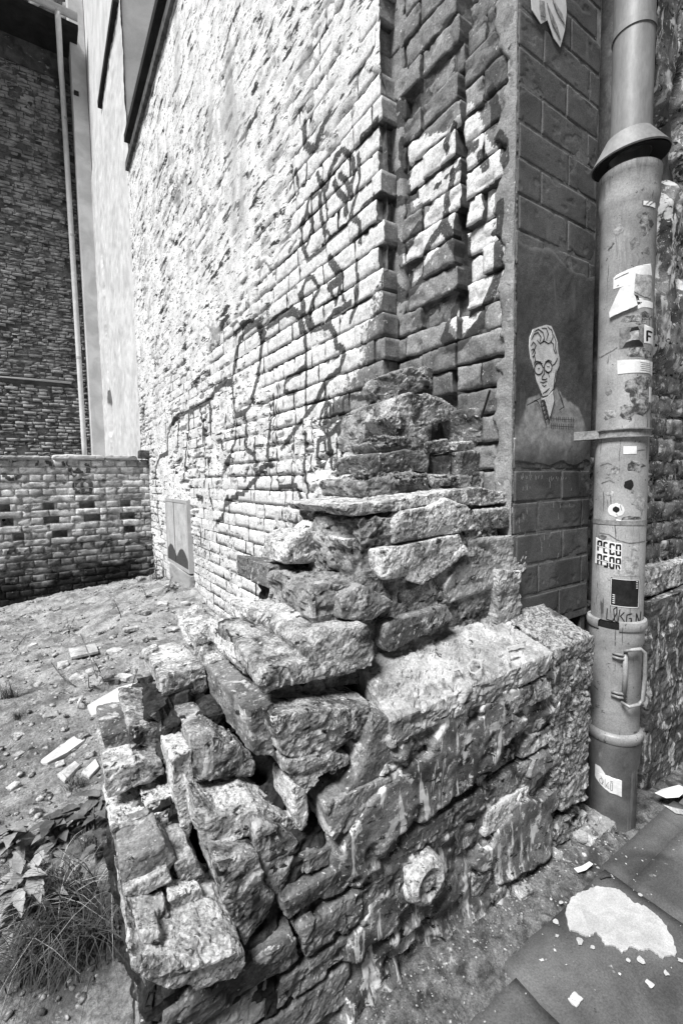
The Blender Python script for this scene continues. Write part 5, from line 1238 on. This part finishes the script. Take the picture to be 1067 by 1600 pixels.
# scraps on the pavement side
def scrap(px, z, label, mat='paper_white', name='paper_scrap', cat='paper', curl=.006):
    P = [on(x, y, 2, z) for x, y in px]; n = len(P); r = random.Random(n*7+int(px[0][0])); c_ = np.mean(P, 0)+np.array([0, 0, curl])
    V = [tuple(p+np.array([0, 0, r.uniform(0, curl)])) for p in P]+[tuple(c_)]; V += [(a, b, d-.0012) for a, b, d in V]; m = n+1
    F = [(i, (i+1) % n, n) for i in range(n)]+[(m+(i+1) % n, m+i, m+n) for i in range(n)]+[(i, m+i, m+(i+1) % n, (i+1) % n) for i in range(n)]
    return tag(put(name, V, F, mat), label, cat)
scrap([(1022, 1240), (1034, 1233), (1060, 1229), (1074, 1236), (1060, 1246), (1040, 1247)], .016, 'white paper scrap at the wall foot right of the pipe', curl=.012)
scrap([(1036, 1258), (1070, 1266), (1080, 1276), (1055, 1272)], .015, 'pale narrow scrap on the slab edge right of the pipe', 'chip')
scrap([(896, 1358), (908, 1354), (920, 1348), (926, 1352), (915, 1362), (902, 1366)], .018, 'crumpled white paper scrap between stump and slabs')
V, F = tube([on(937, 1372, 2, .018), on(945, 1369, 2, .019), on(953, 1369, 2, .018)], .003, 8); tag(put('cigarette_butt', V, F, 'brown_trim', smooth=True), 'dark cigarette butt on the edge of the slabs', 'butt')
# dried spill on the slabs
spill = [(882, 1425), (890, 1405), (905, 1394), (930, 1385), (952, 1386), (968, 1390), (990, 1410), (1008, 1416), (1024, 1428), (1040, 1446), (1052, 1470), (1057, 1490), (1034, 1496), (1014, 1482), (1000, 1484), (985, 1478), (972, 1488), (958, 1476), (945, 1476), (932, 1456), (915, 1462), (900, 1455), (888, 1452)]
P = [on(x, y, 2, .0165) for x, y in spill]; rr = random.Random(4); Q = []
for i in range(len(P)):
    a, b = P[i], P[(i+1) % len(P)]
    for t in (0, .17, .33, .5, .67, .83): Q.append(a+(b-a)*t+np.array([rr.uniform(-.0022, .0022), rr.uniform(-.0022, .0022), 0]))
n = len(Q); V = [tuple(p) for p in Q]+[(p[0], p[1], p[2]-.004) for p in Q]; F = [tuple(range(n))]+[(i, n+i, n+(i+1) % n, (i+1) % n) for i in range(n)]
for (x, y, r_) in [(905, 1470, .010), (868, 1440, .008), (1000, 1500, .010), (1040, 1520, .007), (980, 1500, .006), (925, 1480, .006), (1062, 1500, .006), (876, 1410, .006), (1000, 1398, .006), (870, 1462, .005)]:
    q = on(x, y, 2, .0165); n0 = len(V); m_ = 9; V += [(q[0]+r_*rr.uniform(.6, 1.2)*math.cos(6.283*i/m_), q[1]+r_*rr.uniform(.5, 1)*math.sin(6.283*i/m_), q[2]) for i in range(m_)]; F.append(tuple(range(n0, n0+m_)))
tag(put('mortar_spill', V, F, 'mortar_spill'), 'pale dried splash of mortar on the dark slabs', 'spill')
sp = [(900, 1290), (930, 1282), (962, 1292), (968, 1302), (940, 1318), (915, 1335), (905, 1318)]
P = [on(x, y, 2, .05) for x, y in sp]
rockbox((1.26, 1.42, .655, .76, -.02, .030), 'ledge_stone', .010, 16, .005, 3, .2, 'mortar_foot', house)

# ------------------------------------------------------------------ plants
def blades(cx, cy, cz, n, h, spread, seed, mat, name, label, w=.0022, lean=(0, 0)):
    r = random.Random(seed); V = []; F = []
    for k in range(n):
        a = r.uniform(0, 6.283); d = spread*r.uniform(.3, 1.2); hh = h*r.uniform(.5, 1.15); bx, by = cx+r.gauss(0, spread*.22), cy+r.gauss(0, spread*.22)
        dx, dy = math.cos(a)*d+lean[0]*hh, math.sin(a)*d+lean[1]*hh; px_, py_ = -math.sin(a)*w, math.cos(a)*w; n0 = len(V)
        for i in range(6):
            t = i/5; q = (bx+dx*t*t*1.0, by+dy*t*t*1.0, cz-.01+hh*(t-.42*t*t*t*min(1.6, d/spread))); f = (1-t*.9)
            V += [(q[0]+px_*f, q[1]+py_*f, q[2]), (q[0]-px_*f, q[1]-py_*f, q[2])]
        F += [(n0+2*i, n0+2*i+1, n0+2*i+3, n0+2*i+2) for i in range(5)]
    return V, F
gp = lotpt(105, 1440)
tuft = tag(empty('grass_tuft', tuple(gp)), 'long drooping dark grass tuft against the left end of the stump', 'grass')
V, F = blades(gp[0]-.01, gp[1]+.02, gp[2], 260, .24, .17, 1, None, '', '', .0016, (-.25, -.35)); put('blades', V, F, 'grass_blade', tuft)
V, F = blades(gp[0]-.01, gp[1]+.02, gp[2], 60, .22, .19, 2, None, '', '', .0013, (-.25, -.4)); put('dry_blades', V, F, 'dry_blade', tuft)
def small_tuft(x, y, h, n, label, seed):
    q = lotpt(x, y); V, F = blades(q[0], q[1], q[2], n, h, h*.8, seed, None, '', '', .0016); tag(put('grass_tuft', V, F, 'grass_blade'), label, 'grass', 'grass tufts on the lot')
small_tuft(118, 1232, .07, 80, 'low grass tuft on the lot halfway up the left end of the stump', 5)
small_tuft(12, 1090, .12, 90, 'grass tuft at the left edge of the lot', 6)
small_tuft(240, 905, .20, 60, 'grass growing in the corner of yard wall and graffiti wall', 7)
small_tuft(30, 1120, .06, 60, 'short sparse grass left of the pointed white board', 8)
small_tuft(140, 1330, .08, 90, 'grass at the foot of the stump below the broad leaved weed', 9)
def leaf_mesh(base, d, up, L, Wd, fold=.25, droop=.5, teeth=0, seed=0):
    r = random.Random(seed); d = Vector(d).normalized(); side = d.cross(Vector(up)).normalized(); nrm = side.cross(d); V = []; F = []; N = 8
    for i in range(N+1):
        t = i/N; c_ = Vector(base)+d*(L*t)-Vector((0, 0, 1))*(droop*L*t*t*.6); w = Wd*math.sin(math.pi*min(1, t*.96+.04)**.75)*.5
        if teeth: w *= 1+.22*(i % 2)*r.uniform(.5, 1.3)
        V += [tuple(c_+side*w+nrm*(w*fold)), tuple(c_), tuple(c_-side*w+nrm*(w*fold))]
    for i in range(N):
        F += [(3*i, 3*i+1, 3*i+4, 3*i+3), (3*i+1, 3*i+2, 3*i+5, 3*i+4)]
    return V, F
def weed(base, h, nleaf, L, Wd, seed, label, mat='leaf', bend=(0, 0), group=None, teeth=0, stems=1):
    r = random.Random(seed); t = tag(empty('weed', tuple(base)), label, 'weed', group)
    for s_ in range(stems):
        bx, by = bend[0]+r.uniform(-.4, .4)*(stems > 1), bend[1]+r.uniform(-.4, .4)*(stems > 1)
        pts = [Vector((base[0]+bx*h*(k/5)**1.5, base[1]+by*h*(k/5)**1.5, base[2]-.01+h*(k/5))) for k in range(6)]
        V, F = tube(pts, [.0026*h/.15*(1-.12*k)+.0008 for k in range(6)], 6); put('stem', V, F, 'stem', t, smooth=True)
        for k in range(nleaf):
            f = .25+.75*k/max(1, nleaf-1); p = pts[min(4, int(f*5))].lerp(pts[min(5, int(f*5)+1)], f*5-int(f*5)); a = k*2.4+r.uniform(-.4, .4)+seed
            V, F = leaf_mesh(p, (math.cos(a), math.sin(a), r.uniform(-.1, .5)), (0, 0, 1), L*r.uniform(.6, 1.1), Wd*r.uniform(.7, 1.1), .25, r.uniform(.3, .9), teeth, seed+k)
            put('leaf', V, F, mat, t, smooth=True)
    return t
q = lotpt(118, 1420); weed((q[0]-.03, q[1]+.02, q[2]), .15, 16, .085, .026, 31, 'broad leaved pale weed beside the long grass tuft', 'pale_leaf', (-.5, -.1), None, 1)
q = lotpt(60, 1400); weed((q[0], q[1], q[2]-.01), .11, 14, .075, .024, 32, 'sprawling pale leafy weed at the left edge of the picture', 'pale_leaf', (-.3, .2), None, 1)
q = lotpt(152, 1345); weed(q, .16, 9, .06, .02, 33, 'dark upright weed right against the end of the stump', 'leaf', (0, 0), None, 1)
for k, (x, y, h, lab) in enumerate([(30, 1340, .12, 'pale leafy weed above the grass at the left edge'), (90, 1330, .10, 'leafy weed just above the long grass tuft'), (20, 1460, .12, 'broad leaved weed in the lower left corner'), (140, 1290, .09, 'small leafy weed touching the left end of the stump')]):
    q = lotpt(x, y); weed(q, h, 13, .075, .030, 130+k, lab, 'pale_leaf' if k % 2 == 0 else 'leaf', (-.2+.2*k, .1), None, 1, 2)
for k, (x, y, n_, lab) in enumerate([(60, 1500, 200, 'dark grass clump in the lower left corner'), (140, 1480, 160, 'dark grass clump at the foot of the stump end')]):
    q = lotpt(x, y); V, F = blades(q[0], q[1], q[2], n_, .17, .13, 40+k, None, '', '', .0016, (-.2, -.3)); tag(put('grass_tuft', V, F, 'grass_blade'), lab, 'grass', 'grass tufts on the lot')
sw = 'small weeds on the lot'
for k, (x, y, h, lab) in enumerate([(165, 1072, .16, 'tall curved weed stalk with leaves beside the white slab'), (140, 1080, .10, 'leafy weed growing at the left end of the white slab'), (205, 1085, .12, 'thin weed rising over the white slab near the stump'),
        (190, 965, .16, 'upright weed in the middle of the rubble heap'), (108, 990, .14, 'bushy pale weed left of the rubble heap'), (245, 905, .26, 'bushy weed in the corner below the yard wall end'), (230, 935, .14, 'weed among the stones under the metal hatch'), (225, 1090, .10, 'short weed touching the back of the stump'), (262, 930, .18, 'weed against the foot of the graffiti wall')]):
    weed(lotpt(x, y), h, 7, h*.45, h*.16, 50+k, lab, 'pale_leaf' if k in (1, 4) else 'leaf', ((k % 3-1)*.3, .1), sw, 0, 2 if k in (4, 5) else 1)
def twig(px, zs, label):
    P = [lotpt(x, y)+np.array([0, 0, z_]) for (x, y), z_ in zip(px, zs)]; V, F = tube(P, [.003]*len(P), 6); tag(put('twig', V, F, 'stem', smooth=True), label, 'twig')
twig([(82, 1052), (98, 1066), (118, 1075)], [.06, .03, .01], 'dark bent twig lying left of the white slab')
twig([(128, 1020), (140, 1040), (152, 1060)], [.12, .07, 0], 'dark curved twig arching over the stones')
twig([(20, 1020), (34, 1005), (42, 996)], [.01, .012, .02], 'thin pale stick at the far left of the lot')

bpy.data.scenes.remove(TMP)
